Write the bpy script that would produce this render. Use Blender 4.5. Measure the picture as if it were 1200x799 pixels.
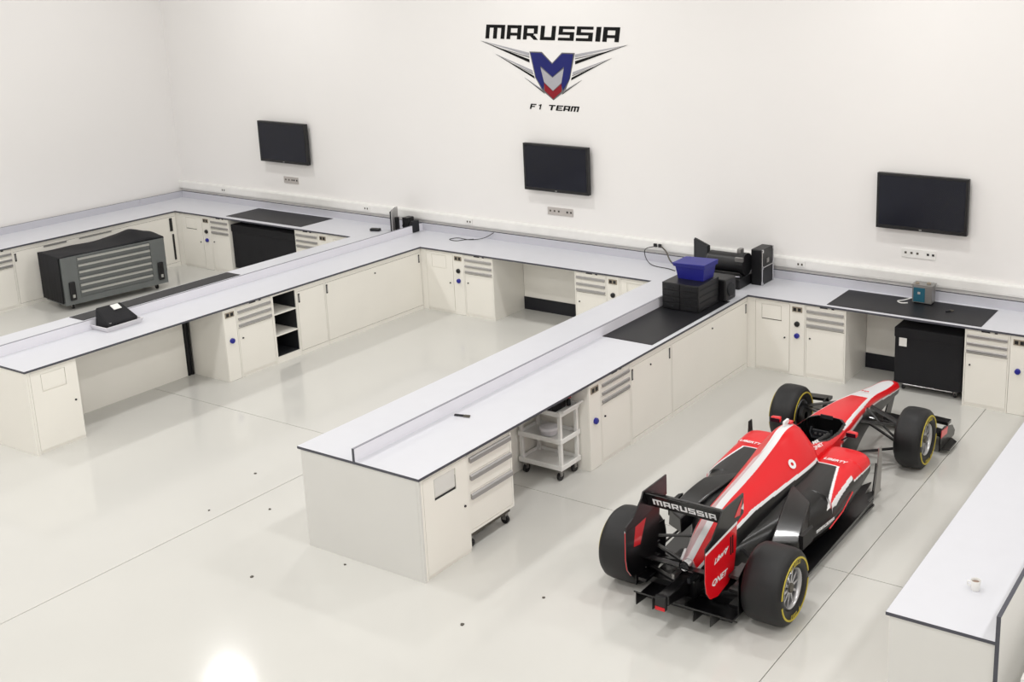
import bpy, bmesh, math, random
from mathutils import Vector, Matrix
random.seed(7)
for o in list(bpy.data.objects): bpy.data.objects.remove(o)
scene = bpy.context.scene
COL = scene.collection

# ------------------------------------------------------------------ camera
CAM_LOC = (6.64333, -11.74725, 5.40784)
YAW, PITCH, ROLL, FPX = 0.53232, 0.242241, -0.014595, 1359.427
F = Vector((-math.sin(YAW)*math.cos(PITCH), math.cos(YAW)*math.cos(PITCH), -math.sin(PITCH)))
R = Vector((math.cos(YAW), math.sin(YAW), 0)); U = R.cross(F)
R2 = R*math.cos(ROLL)+U*math.sin(ROLL); U2 = -R*math.sin(ROLL)+U*math.cos(ROLL)
cam = bpy.data.cameras.new('camera'); camo = bpy.data.objects.new('camera', cam); COL.objects.link(camo)
M = Matrix((R2, U2, -F)).transposed().to_4x4(); M.translation = Vector(CAM_LOC)
camo.matrix_world = M
cam.sensor_fit = 'HORIZONTAL'; cam.sensor_width = 36; cam.lens = FPX/1200*36
cam.shift_x = (600-786.143)/1200; cam.shift_y = (284.44-399.5)/1200
cam.clip_start = .05; cam.clip_end = 200
scene.camera = camo

# ------------------------------------------------------------------ world, lights, exposure
w = bpy.data.worlds.new('world'); scene.world = w; w.use_nodes = True
w.node_tree.nodes['Background'].inputs[0].default_value = (1, .98, .95, 1)
w.node_tree.nodes['Background'].inputs[1].default_value = .3
CEIL = 7.2
LAMP_W = 84
LAMPS = [(x, y) for x in (-9.35, -3.6, 2.2, 7.9) for y in (-.2, -5.0, -9.2, -13.4)]
for x, y in LAMPS:
    l = bpy.data.lights.new('ceiling_light_source', 'AREA'); l.shape = 'RECTANGLE'; l.size = .55; l.size_y = .45
    l.energy = LAMP_W; l.color = (1, .99, .982); l.spread = math.radians(180)
    o = bpy.data.objects.new('ceiling_light_source', l); COL.objects.link(o); o.location = (x, y, CEIL-.14)
vs = scene.view_settings
scene.display_settings.display_device = 'sRGB'
vs.view_transform = 'Standard'; vs.look = 'None'; vs.gamma = 1; vs.use_curve_mapping = False
vs.exposure = 0.08

# ------------------------------------------------------------------ materials
def lin(c):
    return tuple(((v/255)/12.92 if v/255 <= .04045 else ((v/255+.055)/1.055)**2.4) for v in c)
def mat(name, rgb, rough=.5, metal=0, var=.03, scale=6, bump=0, bscale=60, spec=.5, coat=0):
    m = bpy.data.materials.new(name); m.use_nodes = True; nt = m.node_tree; N = nt.nodes
    b = N['Principled BSDF']; c = lin(rgb)
    tc = N.new('ShaderNodeTexCoord'); nz = N.new('ShaderNodeTexNoise'); nz.inputs['Scale'].default_value = scale
    nz.inputs['Detail'].default_value = 4
    nt.links.new(tc.outputs['Object'], nz.inputs['Vector'])
    rp = N.new('ShaderNodeValToRGB')
    rp.color_ramp.elements[0].position = .3; rp.color_ramp.elements[1].position = .7
    rp.color_ramp.elements[0].color = (*[v*(1-var) for v in c], 1); rp.color_ramp.elements[1].color = (*[min(1, v*(1+var)) for v in c], 1)
    nt.links.new(nz.outputs['Fac'], rp.inputs[0]); nt.links.new(rp.outputs[0], b.inputs['Base Color'])
    b.inputs['Roughness'].default_value = rough; b.inputs['Metallic'].default_value = metal
    b.inputs['Specular IOR Level'].default_value = spec; b.inputs['Coat Weight'].default_value = coat
    b.inputs['Coat Roughness'].default_value = .08
    if bump:
        n2 = N.new('ShaderNodeTexNoise'); n2.inputs['Scale'].default_value = bscale
        nt.links.new(tc.outputs['Object'], n2.inputs['Vector'])
        bp = N.new('ShaderNodeBump'); bp.inputs['Strength'].default_value = bump; bp.inputs['Distance'].default_value = .01
        nt.links.new(n2.outputs['Fac'], bp.inputs['Height']); nt.links.new(bp.outputs[0], b.inputs['Normal'])
    return m
MT = dict(
    wall=mat('wall_paint', (240, 238, 236), .7, var=.012, scale=.5),
    ceil=mat('ceiling_paint', (228, 226, 220), .8),
    floor=mat('epoxy_floor', (208, 207, 202), .11, var=.022, scale=.55, spec=.45, bump=.02, bscale=3),
    joint=mat('joint_sealant', (96, 92, 84), .8),
    lam=mat('grey_white_laminate', (212, 213, 219), .38, var=.008),
    edge=mat('laminate_edge', (74, 75, 84), .5),
    upback=mat('wall_upstand_laminate', (196, 196, 204), .45, var=.01),
    edgel=mat('divider_edge', (140, 140, 148), .5),
    drink=mat('coffee_remains', (140, 118, 104), .5),
    upst=mat('upstand_laminate', (232, 231, 238), .45, var=.01),
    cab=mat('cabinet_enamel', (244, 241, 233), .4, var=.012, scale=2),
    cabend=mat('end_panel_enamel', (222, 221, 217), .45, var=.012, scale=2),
    gap=mat('shadow_gap', (88, 84, 76), .7),
    alu=mat('satin_aluminium', (172, 170, 170), .4, .6),
    chrome=mat('polished_metal', (205, 205, 208), .18, .95),
    black=mat('black_plastic', (15, 15, 18), .42, var=.1),
    dark=mat('dark_interior', (26, 28, 33), .7, var=.1),
    cloth=mat('black_cover_cloth', (12, 12, 18), .8, var=.12, bump=.15, bscale=25),
    mat=mat('black_rubber_mat', (27, 27, 31), .45, var=.12, scale=3, bump=.05, spec=.3),
    blue=mat('blue_knob', (28, 32, 140), .35),
    bin=mat('blue_bin_plastic', (26, 28, 132), .45, var=.06),
    screen=mat('dark_screen_glass', (13, 16, 30), .16, spec=.35),
    plate=mat('grey_socket_plate', (186, 180, 176), .5),
    white=mat('white_plastic', (236, 235, 232), .4),
    skirt=mat('black_skirting', (18, 19, 28), .55),
    sock=mat('brown_grey_socket', (150, 140, 125), .5),
    chest=mat('grey_chest_steel', (112, 116, 116), .4, .25, var=.05),
    pull=mat('drawer_pull_metal', (190, 190, 186), .35, .5),
    teal=mat('teal_panel', (30, 92, 112), .4),
    steel=mat('brushed_steel', (150, 148, 146), .35, .7),
    red=mat('red_plastic', (205, 24, 34), .4),
    rubber=mat('tyre_rubber', (12, 12, 15), .52, var=.15, scale=5, bump=.08, bscale=12),
    yellow=mat('tyre_yellow', (196, 178, 62), .6),
    rim=mat('silver_rim', (188, 188, 190), .3, .75),
    carbon=mat('carbon_black', (13, 13, 15), .32, var=.15, coat=.25),
    carred=mat('racing_red', (226, 16, 30), .28, var=.03, coat=.5),
    carwhite=mat('decal_white', (238, 238, 240), .35),
    cockpit=mat('cockpit_black', (16, 15, 16), .6, var=.2),
    logok=mat('logo_black', (8, 8, 9), .6, spec=.2),
    logob=mat('logo_blue', (26, 32, 104), .5, spec=.3),
    logos=mat('logo_silver', (176, 176, 182), .35, .3),
    logog=mat('logo_grey', (104, 104, 108), .4, .2),
    logor=mat('logo_red', (138, 20, 36), .5, spec=.3),
    tray=mat('white_tray', (224, 222, 226), .4),
)
def livery_mat():
    m = bpy.data.materials.new('livery_paint'); m.use_nodes = True; nt = m.node_tree
    b = nt.nodes['Principled BSDF']; a = nt.nodes.new('ShaderNodeVertexColor'); a.layer_name = 'Livery'
    nt.links.new(a.outputs[0], b.inputs['Base Color'])
    b.inputs['Roughness'].default_value = .3; b.inputs['Coat Roughness'].default_value = .08
    return m
MT['livery'] = livery_mat()
def emis(name, c, s):
    m = bpy.data.materials.new(name); m.use_nodes = True; b = m.node_tree.nodes['Principled BSDF']
    b.inputs['Emission Color'].default_value = (*c, 1); b.inputs['Emission Strength'].default_value = s
    return m

# ------------------------------------------------------------------ helpers
def setp(o, label=None, cat=None, group=None, kind=None):
    if label: o['label'] = label
    if cat: o['category'] = cat
    if group: o['group'] = group
    if kind: o['kind'] = kind
    return o
def thing(name, label, cat, loc=(0, 0, 0), rz=0, group=None):
    o = bpy.data.objects.new(name, None); COL.objects.link(o); o.location = loc; o.rotation_euler = (0, 0, rz)
    o.empty_display_size = .1
    return setp(o, label, cat, group)
class MB:
    def __init__(s): s.v = []; s.f = []; s.sm = []
    def add(s, vs, fs, smooth=False):
        n = len(s.v); s.v += [tuple(v) for v in vs]; s.f += [tuple(i+n for i in f) for f in fs]; s.sm += [smooth]*len(fs); return s
    def box(s, x0, x1, y0, y1, z0, z1, m=None):
        vs = [Vector((x, y, z)) for z in (z0, z1) for y in (y0, y1) for x in (x0, x1)]
        if m: vs = [m @ v for v in vs]
        return s.add(vs, [(0, 2, 3, 1), (4, 5, 7, 6), (0, 1, 5, 4), (2, 6, 7, 3), (0, 4, 6, 2), (1, 3, 7, 5)])
    def prism(s, pts, a, b, axis='z', m=None):
        """extrude polygon pts from a to b along axis"""
        n = len(pts)
        def P(p, t):
            return {'z': Vector((p[0], p[1], t)), 'y': Vector((p[0], t, p[1])), 'x': Vector((t, p[0], p[1]))}[axis]
        vs = [P(p, a) for p in pts]+[P(p, b) for p in pts]
        if m: vs = [m @ v for v in vs]
        ar = sum(pts[i][0]*pts[(i+1) % n][1]-pts[(i+1) % n][0]*pts[i][1] for i in range(n))
        flip = (ar > 0) == (axis != 'y')
        fs = [tuple(range(n))[::-1 if flip else 1], tuple(range(n, 2*n))[::1 if flip else -1]]
        for i in range(n):
            j = (i+1) % n; q = (i, j, n+j, n+i); fs.append(q if flip else q[::-1])
        return s.add(vs, fs)
    def tube(s, pts, r, n=8, close=True):
        pts = [Vector(p) for p in pts]; rs = r if isinstance(r, (list, tuple)) else [r]*len(pts)
        base = len(s.v); prev = None; vs = []; fs = []
        for i, p in enumerate(pts):
            t = (pts[min(i+1, len(pts)-1)]-pts[max(i-1, 0)]).normalized()
            if prev is None: prev = t.orthogonal().normalized()
            prev = (prev-t*prev.dot(t)).normalized(); b = t.cross(prev)
            for k in range(n):
                a = 2*math.pi*k/n; vs.append(p+(prev*math.cos(a)+b*math.sin(a))*rs[i])
        for i in range(len(pts)-1):
            for k in range(n):
                fs.append((i*n+k, i*n+(k+1) % n, (i+1)*n+(k+1) % n, (i+1)*n+k))
        if close: fs.append(tuple(range(n))[::-1]); fs.append(tuple(range((len(pts)-1)*n, len(pts)*n)))
        return s.add(vs, fs, True)
    def lathe(s, prof, c=(0, 0, 0), axis='x', n=40, close=False):
        """profile list of (t along axis, radius)"""
        vs = []; fs = []; c = Vector(c)
        for t, r in prof:
            for k in range(n):
                a = 2*math.pi*k/n; u, v_ = r*math.cos(a), r*math.sin(a)
                d = {'x': Vector((t, u, v_)), 'y': Vector((v_, t, u)), 'z': Vector((u, v_, t))}[axis]
                vs.append(c+d)
        m = len(prof)
        for i in range(m-1 if not close else m):
            j = (i+1) % m
            for k in range(n):
                fs.append((i*n+k, i*n+(k+1) % n, j*n+(k+1) % n, j*n+k)[::-1])
        if not close:
            fs.append(tuple(range(n))); fs.append(tuple(range((m-1)*n, m*n))[::-1])
        return s.add(vs, fs, True)
    def build(s, name, m, parent=None, bevel=0, label=None):
        me = bpy.data.meshes.new(name); me.from_pydata(s.v, [], s.f); me.update()
        me.polygons.foreach_set('use_smooth', s.sm)
        me.materials.append(MT[m] if isinstance(m, str) else m)
        bm = bmesh.new(); bm.from_mesh(me); bmesh.ops.recalc_face_normals(bm, faces=bm.faces); bm.to_mesh(me); bm.free()
        if any(s.sm):
            try: me.set_sharp_from_angle(angle=math.radians(42))
            except Exception: pass
        o = bpy.data.objects.new(name, me); COL.objects.link(o)
        if parent: o.parent = parent
        if bevel:
            b = o.modifiers.new('bevel', 'BEVEL'); b.width = bevel; b.segments = 2; b.limit_method = 'ANGLE'
        if label: o['label'] = label
        return o
def box(name, m, parent, x0, x1, y0, y1, z0, z1, bevel=0, label=None):
    return MB().box(x0, x1, y0, y1, z0, z1).build(name, m, parent, bevel, label)
def copy_tree(o, parent=None):
    c = o.copy(); COL.objects.link(c); c.parent = parent
    for ch in list(o.children): copy_tree(ch, c)
    return c
def text_mb(body, width, height, shear=0, bold=0.0, th=.002):
    """lettering as a mesh builder, in x-z plane, lower left at 0, front towards -y"""
    cu = bpy.data.curves.new('t', 'FONT'); cu.body = body; cu.size = 1; cu.shear = shear; cu.offset = bold; cu.resolution_u = 3
    o = bpy.data.objects.new('t', cu); COL.objects.link(o)
    dg = bpy.context.evaluated_depsgraph_get(); me = bpy.data.meshes.new_from_object(o.evaluated_get(dg))
    vs = [v.co.copy() for v in me.vertices]; fs = [tuple(p.vertices) for p in me.polygons]
    bpy.data.objects.remove(o); bpy.data.meshes.remove(me)
    x0 = min(v.x for v in vs); x1 = max(v.x for v in vs); y0 = min(v.y for v in vs); y1 = max(v.y for v in vs)
    sx = width/(x1-x0); sy = height/(y1-y0); n = len(vs)
    P = [Vector(((v.x-x0)*sx, -th, (v.y-y0)*sy)) for v in vs]+[Vector(((v.x-x0)*sx, 0, (v.y-y0)*sy)) for v in vs]
    ed = {}
    for f in fs:
        for i in range(len(f)):
            k = (f[i], f[(i+1) % len(f)]); ed[k] = 1
    F_ = list(fs)+[tuple(i+n for i in f[::-1]) for f in fs]
    for (a, b) in ed:
        if (b, a) not in ed: F_.append((a, a+n, b+n, b))
    mb = MB(); mb.add(P, F_); return mb
def xf(mb, m):
    mb.v = [tuple(m @ Vector(v)) for v in mb.v]; return mb
def frame(o, ux, uz, org):
    """matrix sending local x->ux, local z->uz, local y-> uz x ux"""
    ux = Vector(ux).normalized(); uz = Vector(uz).normalized(); uy = uz.cross(ux)
    m = Matrix((ux, uy, uz)).transposed().to_4x4(); m.translation = Vector(org); return m

# ------------------------------------------------------------------ room
H = 1.02
WL, WR, WF, WB = -12.72, 10.0, -16.0, 2.5
MBv = MB()
fl = MB().box(WL, WR, WF, WB, -.2, -.012).build('floor', 'joint'); fl['kind'] = 'structure'
xs = [WL, -8.70, -2.74, 3.215, 9.17, WR]; ys = [WF, -14.81, -8.83, -2.85, WB]
g = .004
for i in range(len(xs)-1):
    for j in range(len(ys)-1):
        a0 = xs[i]+(g if i else 0); a1 = xs[i+1]-(g if i < len(xs)-2 else 0); b0 = ys[j]+(g if j else 0); b1 = ys[j+1]-(g if j < len(ys)-2 else 0)
        box('slab', 'floor', fl, a0, a1, b0, b1, -.012, 0)
def struct(name, m, *a):
    o = box(name, m, None, *a); o['kind'] = 'structure'; return o
struct('wall_back', 'wall', WL-.2, WR+.2, WB, WB+.2, -.2, CEIL+.2)
struct('wall_left', 'wall', WL-.2, WL, WF, WB, -.2, CEIL+.2)
struct('wall_right', 'wall', WR, WR+.2, WF, WB, -.2, CEIL+.2)
struct('wall_front', 'wall', WL-.2, WR+.2, WF-.2, WF, -.2, CEIL+.2)
struct('ceiling', 'ceil', WL-.2, WR+.2, WF-.2, WB+.2, CEIL, CEIL+.2)
# dado trunking along the back wall
tr = MB().prism([(WB, 1.20), (WB-.055, 1.20), (WB-.055, 1.325), (WB-.045, 1.345), (WB, 1.345)], WL, WR, 'x').build('trim_1', 'white'); tr['kind'] = 'structure'
trl = box('cover_strip', 'white', tr, WL, WR, WB-.060, WB-.054, 1.222, 1.318)
names = {-9.35: 'over the far left bay', -3.6: 'over the middle bay', 2.2: 'over the race car bay', 7.9: 'over the right end of the hall'}
rown = {-.2: 'nearest the logo wall', -5.0: 'in the second row', -9.2: 'in the third row', -13.4: 'in the row farthest from it'}
for x, y in LAMPS:
    t = thing('ceiling_light', 'flush ceiling lamp %s, %s' % (names[x], rown[y]), 'light', (x, y, CEIL), 0, 'ceiling lamps')
    mb = MB()
    for a in ((-.46, -.40, -.38, .38), (.40, .46, -.38, .38), (-.40, .40, -.38, -.32), (-.40, .40, .32, .38)): mb.box(a[0], a[1], a[2], a[3], -.12, 0)
    mb.build('frame', 'alu', t); box('backing', 'white', t, -.40, .40, -.32, .32, -.03, -.004)

# ------------------------------------------------------------------ worktops
def worktop(name, label, x0, x1, y0, y1, parts=()):
    t = thing(name, label, 'worktop', ((x0+x1)/2, (y0+y1)/2, H-.026))
    X, Y = (x1-x0)/2, (y1-y0)/2
    box('laminate_top', 'lam', t, -X, X, -Y, Y, .001, .026)
    e = .0015
    m = MB()
    m.box(-X-e, X+e, -Y-e, -Y, 0, .0245); m.box(-X-e, -X, -Y, Y, 0, .0245); m.box(X, X+e, -Y, Y, 0, .0245)
    m.build('edge_band', 'edge', t, label='dark grey edge band')
    return t
YF, YB = 1.535, 2.44
XL2, XR1, XL1, XR0, XL3 = -1.497, -5.766, -7.263, -11.683, 4.269
YE = -4.855
def up(parent, x0, x1, y0, y1, z0=.026, z1=.176, name='upstand', m='upst', me='edgel'):
    """upstand in the parent's coordinates given world extents"""
    px, py = parent.location.x, parent.location.y
    o = box(name, m, parent, x0-px, x1-px, y0-py, y1-py, z0, z1-.004)
    box('top_edge', me, o, x0-px, x1-px, y0-py, y1-py, z1-.004, z1, label='grey top edge')
    return o
wt = worktop('worktop', 'long grey-white worktop running along the back wall below the logo', WL+.02, 5.2, YF, YB+.04)
up(wt, WL+.04, 5.2, YB, YB+.028, z1=.152, m='upback', me='edge')  # dark top edge paints in the shadow gap under the trunking
w1 = worktop('worktop', 'grey-white peninsula worktop carrying the white tray with the black bag', XL1, XR1, -4.893, YF-.002)
up(w1, -6.548, -6.522, -4.893, YF-.002, z1=.150)
up(wt, -6.548, -6.522, YF-.001, YB-.001, z1=.150, name='divider')
w2 = worktop('worktop', 'grey-white peninsula worktop beside the race car, carrying the black cases and blue bin', XL2, 0, YE, YF-.002)
o = up(w2, -.782, -.756, YE-.001, YF-.002, z1=.152)
up(wt, -.782, -.756, YF-.001, YB-.001, z1=.152, name='divider')
box('end_edge', 'edge', o, -.783-w2.location.x, -.755-w2.location.x, YE-.004-w2.location.y, YE-.001-w2.location.y, .0, .152, label='dark end edge')
w0 = worktop('worktop', 'grey-white worktop running along the left wall', WL+.02, XR0, -5.0, YF-.002)
up(w0, WL+.03, WL+.056, -5.0, YF-.002, z1=.152, m='upback')
up(wt, WL+.041, WL+.067, YF-.001, YB-.001, z1=.152, name='side_upstand', m='upback')
w3 = worktop('worktop', 'white worktop in the right foreground carrying the small white cup', XL3, 5.018, -4.88, YF-.002)

# ------------------------------------------------------------------ cabinets: local x along the front, local y into the unit, front at y=0
HC = H-.028
def carcass(t, w_, d, m='cab', z0=0):
    return box('body', m, t, .001, w_-.001, .012, d, z0, HC)
def lock(t, x, z, r=.011):
    MB().lathe([(-.012, r), (0, r)], (x, 0, z), 'y', 10).build('lock', 'dark', t)
def panel(name, t, x0, x1, z0, z1, m='cab', y0=0.0, y1=.012):
    return box(name, m, t, x0, x1, y0, y1, z0, z1)
def flap_unit(loc, rz, w_, d, label, slot=False, flip=False, plain=False, group='flap cupboards'):
    t = thing('flap_cupboard', label, 'cupboard', loc, rz, group); carcass(t, w_, d)
    cx = w_/2; fw = .145; z0, z1 = .715, .925
    door = None
    # door skin built around the flap opening
    m = MB(); m.box(.03, w_-.006, 0, .012, .04, z0); m.box(.03, w_-.006, 0, .012, z1, HC-.03)
    m.box(.03, cx-fw, 0, .012, z0, z1); m.box(cx+fw, w_-.006, 0, .012, z0, z1)
    door = m.build('door', 'cab', t)
    MB().box(0.001, .026, 0, .012, 0, HC).build('stile', 'cab', t)
    if slot:
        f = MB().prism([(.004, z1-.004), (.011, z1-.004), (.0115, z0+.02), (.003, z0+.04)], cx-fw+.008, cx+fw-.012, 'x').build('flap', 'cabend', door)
        box('slot', 'black', door, cx-fw, cx+fw, .0105, .0118, z0, z0+.035); box('slot', 'black', door, cx+fw-.016, cx+fw, .0105, .0118, z0, z1-.07)
    else:
        box('flap', 'cab', door, cx-fw+.006, cx+fw-.006, .002, .011, z0+.014, z1-.004)
        if not plain:
            box('slot', 'gap', door, cx-fw, cx+fw, .0105, .0118, z0, z0+.02); box('slot', 'gap', door, cx-fw, cx-fw+.008, .0105, .0118, z0, z1-.05)
    lock(t, w_-.07 if not flip else .07, .5)
    return t
def service(loc, rz, w_, d, label, knobs=2, flip=False):
    t = thing('service_column', label, 'cabinet', loc, rz, 'service columns'); carcass(t, w_, d); panel('front_panel', t, .004, w_-.004, .004, HC)
    s = box('socket', 'sock', t, w_/2-.07, w_/2+.07, -.008, 0, .875, .945)
    for k in (-1, 1): box('socket_face', 'black', s, w_/2+k*.033-.022, w_/2+k*.033+.022, -.0095, -.008, .888, .932)
    if knobs == 2: MB().lathe([(-.03, .026), (-.02, .036), (0, .036)], (w_/2, 0, .712), 'y', 16).build('knob', 'black', t, label='black knob')
    if knobs: MB().lathe([(-.034, .024), (-.024, .035), (0, .035)], (w_/2, 0, .552), 'y', 16).build('knob', 'blue', t, label='blue knob')
    return t
def drawer_unit(loc, rz, w_, d, label, flip=False):
    t = thing('drawer_cupboard', label, 'cupboard', loc, rz, 'drawer cupboards'); carcass(t, w_, d)
    MB().box(.001, .018, 0, .012, 0, HC).box(w_-.018, w_-.001, 0, .012, 0, HC).build('frame', 'cab', t)
    for z1, z0 in ((.972, .878), (.872, .780), (.774, .690)):
        dr = panel('drawer', t, .022, w_-.022, z0, z1, y0=.001)
        MB().prism([(.001, z0+.018), (-.016, z0+.012), (-.016, z0+.040), (-.008, z0+.046), (.001, z0+.046)], .03, w_-.03, 'x').build('handle', 'alu', dr)
    c = box('label_clip', 'black', t, w_/2-.075, w_/2+.03, -.004, 0, .973, .990)
    box('label_clip', 'black', t, w_/2+.085, w_/2+.12, -.004, 0, .973, .990)
    dd = panel('door', t, .022, w_-.022, .05, .682, y0=.001)
    MB().box(.018, .0215, .008, .0125, .05, .684).box(.022, w_-.022, .008, .0125, .684, .6885).build('door_gap', 'gap', t)
    lock(dd, .075 if not flip else w_-.075, .54)
    return t
def door_unit(loc, rz, w_, d, label, handle='r', handle2=None, lockx=None):
    t = thing('door_cupboard', label, 'cupboard', loc, rz, 'door cupboards'); carcass(t, w_, d)
    panel('stile', t, .001, .010, 0, HC); panel('stile', t, w_-.012, w_-.001, 0, HC); panel('plinth', t, .011, w_-.013, 0, .058, y0=-.004)
    panel('rail', t, .011, w_-.013, .925, HC)
    dd = panel('door', t, .014, w_-.018, .064, .919, y0=-.002, y1=.010)
    MB().box(.010, .0138, .008, .0125, .06, .923).box(w_-.0175, w_-.0125, .006, .0125, .06, .923).box(.014, w_-.018, .008, .0125, .0585, .0635).box(.014, w_-.018, .008, .0125, .9195, .9245).build('door_gap', 'gap', t)
    for s in (handle, handle2):
        if s:
            hx = .035 if s == 'l' else w_-.05
            q = box('handle', 'black', dd, hx-.012, hx+.016, -.005, -.002, .765, .895); box('handle_grip', 'alu', q, hx-.004, hx+.006, -.012, -.005, .785, .875)
    if lockx: lock(dd, lockx, .83)
    return t
def kneehole(loc, rz, w_, label, skirt=True):
    t = thing('kneehole_panel', label, 'panel', loc, rz, 'kneehole back panels')
    box('back_board', 'cab', t, .002, w_-.002, 0, .015, 0.0, HC)
    if skirt: box('skirting', 'skirt', t, .002, w_-.002, -.012, 0, .0, .205, label='black skirting board')
    return t
D = .744; ZR = math.pi/2
# ---- bay with the race car, along the back wall (front plane y = 1.555)
Y0 = 1.555
def bb(x): return (x, Y0, 0)
def fill(x0, x1, label):
    t = thing('filler_panel', label, 'panel', (x0, Y0, 0)); box('board', 'cab', t, 0, x1-x0, .002, .03, 0, HC); return t
fill(-.03, .075, 'narrow white filler panel in the inner corner beside the race car bay')
flap_unit(bb(.075), 0, .525, D, 'white flap cupboard in the corner between the car peninsula and the back run')
service(bb(.60), 0, .215, D, 'white column with black and blue knobs on the back run, left of the car bay kneehole')
drawer_unit(bb(.815), 0, .57, D, 'white three-drawer cupboard on the back run just left of the car bay kneehole')
kneehole((1.385, 2.30, 0), 0, 1.535, 'white kneehole back with black skirting beside the covered box behind the car')
drawer_unit(bb(2.92), 0, .545, D, 'white three-drawer cupboard at far right, beside the covered black box')
service(bb(3.465), 0, .215, D, 'white column at the far right edge of the back run', knobs=1)
flap_unit(bb(3.68), 0, .58, D, 'white flap cupboard at the right end of the back run', flip=True)
# ---- middle bay, back wall
fill(-5.80, -5.70, 'narrow white filler panel in the left inner corner of the middle bay')
flap_unit(bb(-5.70), 0, .57, D, 'white cupboard in the left inner corner of the middle bay', plain=True)
service(bb(-5.13), 0, .215, D, 'white column with black and blue knobs on the back run of the middle bay')
drawer_unit(bb(-4.915), 0, .575, D, 'white three-drawer cupboard left of the empty kneehole of the middle bay')
kneehole((-4.34, 2.30, 0), 0, 1.515, 'white kneehole back with black skirting in the empty middle bay')
drawer_unit(bb(-2.825), 0, .555, D, 'white three-drawer cupboard right of the empty kneehole of the middle bay')
service(bb(-2.27), 0, .215, D, 'white socket column on the right of the middle bay, half hidden by the peninsula')
flap_unit(bb(-2.055), 0, .55, D, 'white cupboard in the right inner corner of the middle bay', flip=True, plain=True)
# ---- far left bay, back wall
fill(-11.72, -11.60, 'narrow white filler panel in the far left corner bay')
flap_unit(bb(-11.60), 0, .60, D, 'white flap cupboard in the far left corner of the room')
service(bb(-11.0), 0, .22, D, 'white column with black and blue knobs in the far left bay')
drawer_unit(bb(-10.78), 0, .50, D, 'white three-drawer cupboard left of the black box in the far left bay')
kneehole((-10.28, 2.35, 0), 0, 1.67, 'white kneehole back behind the black box in the far left bay')
drawer_unit(bb(-8.61), 0, .555, D, 'white three-drawer cupboard right of the black box in the far left bay')
service(bb(-8.055), 0, .215, D, 'white socket column in the far left bay, right of the black box', knobs=0)
flap_unit(bb(-7.84), 0, .56, D, 'white cupboard at the right end of the far left bay', flip=True, plain=True)
# ---- car peninsula, right face (x = -.02)
def pp(y, x=-.02): return (x, y, 0)
DP = .70
ep = thing('end_panel', 'wide pale grey end panel of the peninsula beside the race car', 'panel', (-.748, -4.838, 0))
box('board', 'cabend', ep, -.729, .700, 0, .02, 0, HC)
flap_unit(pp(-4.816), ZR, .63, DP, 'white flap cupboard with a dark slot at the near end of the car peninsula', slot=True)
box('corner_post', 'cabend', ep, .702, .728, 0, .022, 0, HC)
kneehole((-.725, -4.18, 0), ZR, 1.965, 'white kneehole back behind the white cart under the car peninsula', skirt=False)
service(pp(-2.21), ZR, .225, DP, 'white column with one blue knob beside the white cart', knobs=1)
drawer_unit(pp(-1.985), ZR, .61, DP, 'white three-drawer cupboard on the car peninsula beside the one-knob column')
door_unit(pp(-1.375), ZR, .915, DP, 'white one-door cupboard in the middle of the car peninsula', 'r', 'l', .43)
door_unit(pp(-.46), ZR, 2.013, DP, 'widest white cupboard door of the car peninsula, next to the back run', 'r', None, 1.02)
# left-hand half of the car peninsula
def back_row(loc, w_, d, label):
    t = thing('cupboard_row', label, 'cupboard', loc, -ZR); box('body', 'cab', t, 0, w_, .012, d, 0, HC)
    n = 6
    for i in range(n):
        box('door', 'cab', t, i*w_/n+.006, (i+1)*w_/n-.006, 0, .0118, .06, .95)
    return t
back_row((-1.477, 1.53, 0), 6.34, .69, 'row of white cupboards on the hidden left side of the car peninsula')
# ---- left peninsula, right face (x = -5.786)
XP = -5.786
ep = thing('end_panel', 'white end panel of the peninsula with the tray, at the left edge', 'panel', (-6.5, -4.876, 0))
box('board', 'cab', ep, -.745, .714, 0, .02, 0, HC)
flap_unit(pp(-4.855, XP), ZR, .585, DP, 'white flap cupboard at the near end of the left peninsula', plain=True)
kneehole((-6.5, -4.27, 0), ZR, 1.95, 'white kneehole back of the left peninsula above the shaded floor', skirt=False)
t = thing('cable_chute', 'dark grey vertical chute at the back of the left peninsula kneehole', 'panel', (-6.5, -2.318, 0), ZR)
box('channel', 'dark', t, 0, .095, .0, .012, 0, HC); MB().box(.01, .028, -.014, 0, 0, HC).box(.06, .085, -.014, 0, 0, HC).build('cable', 'black', t)
service(pp(-2.22, XP), ZR, .205, DP, 'white column with one blue knob on the left peninsula beside its kneehole', knobs=1)
drawer_unit(pp(-2.015, XP), ZR, .605, DP, 'white three-drawer cupboard on the left peninsula beside the open shelves')
# open shelves
t = thing('open_shelf_unit', 'open unit with two white shelves and a dark inside on the left peninsula', 'shelf unit', pp(-1.41, XP), ZR)
wS = .43
box('side_panel', 'cab', t, .001, .018, 0, DP, 0, HC); box('side_panel', 'cab', t, wS-.018, wS-.001, 0, DP, 0, HC)
box('bottom_board', 'cab', t, .018, wS-.018, 0, DP, 0, .09); box('top_board', 'cab', t, .018, wS-.018, 0, DP, .965, HC)
box('back_board', 'dark', t, .018, wS-.018, DP-.02, DP, .09, .965)
MB().box(.0182, .021, .02, DP-.021, .09, .964).box(wS-.021, wS-.0182, .02, DP-.021, .09, .964).box(.022, wS-.022, .02, DP-.021, .091, .094).build('lining', 'dark', t)
for z in (.385, .69): box('shelf', 'cab', t, .021, wS-.021, .01, DP-.02, z, z+.016)
door_unit(pp(-.98, XP), ZR, .52, DP, 'narrow white door cupboard between the open shelves and the wide door', 'l')
door_unit(pp(-.46, XP), ZR, 2.013, DP, 'widest white cupboard door of the left peninsula, next to the back run', 'r', 'l', 1.0)
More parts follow.
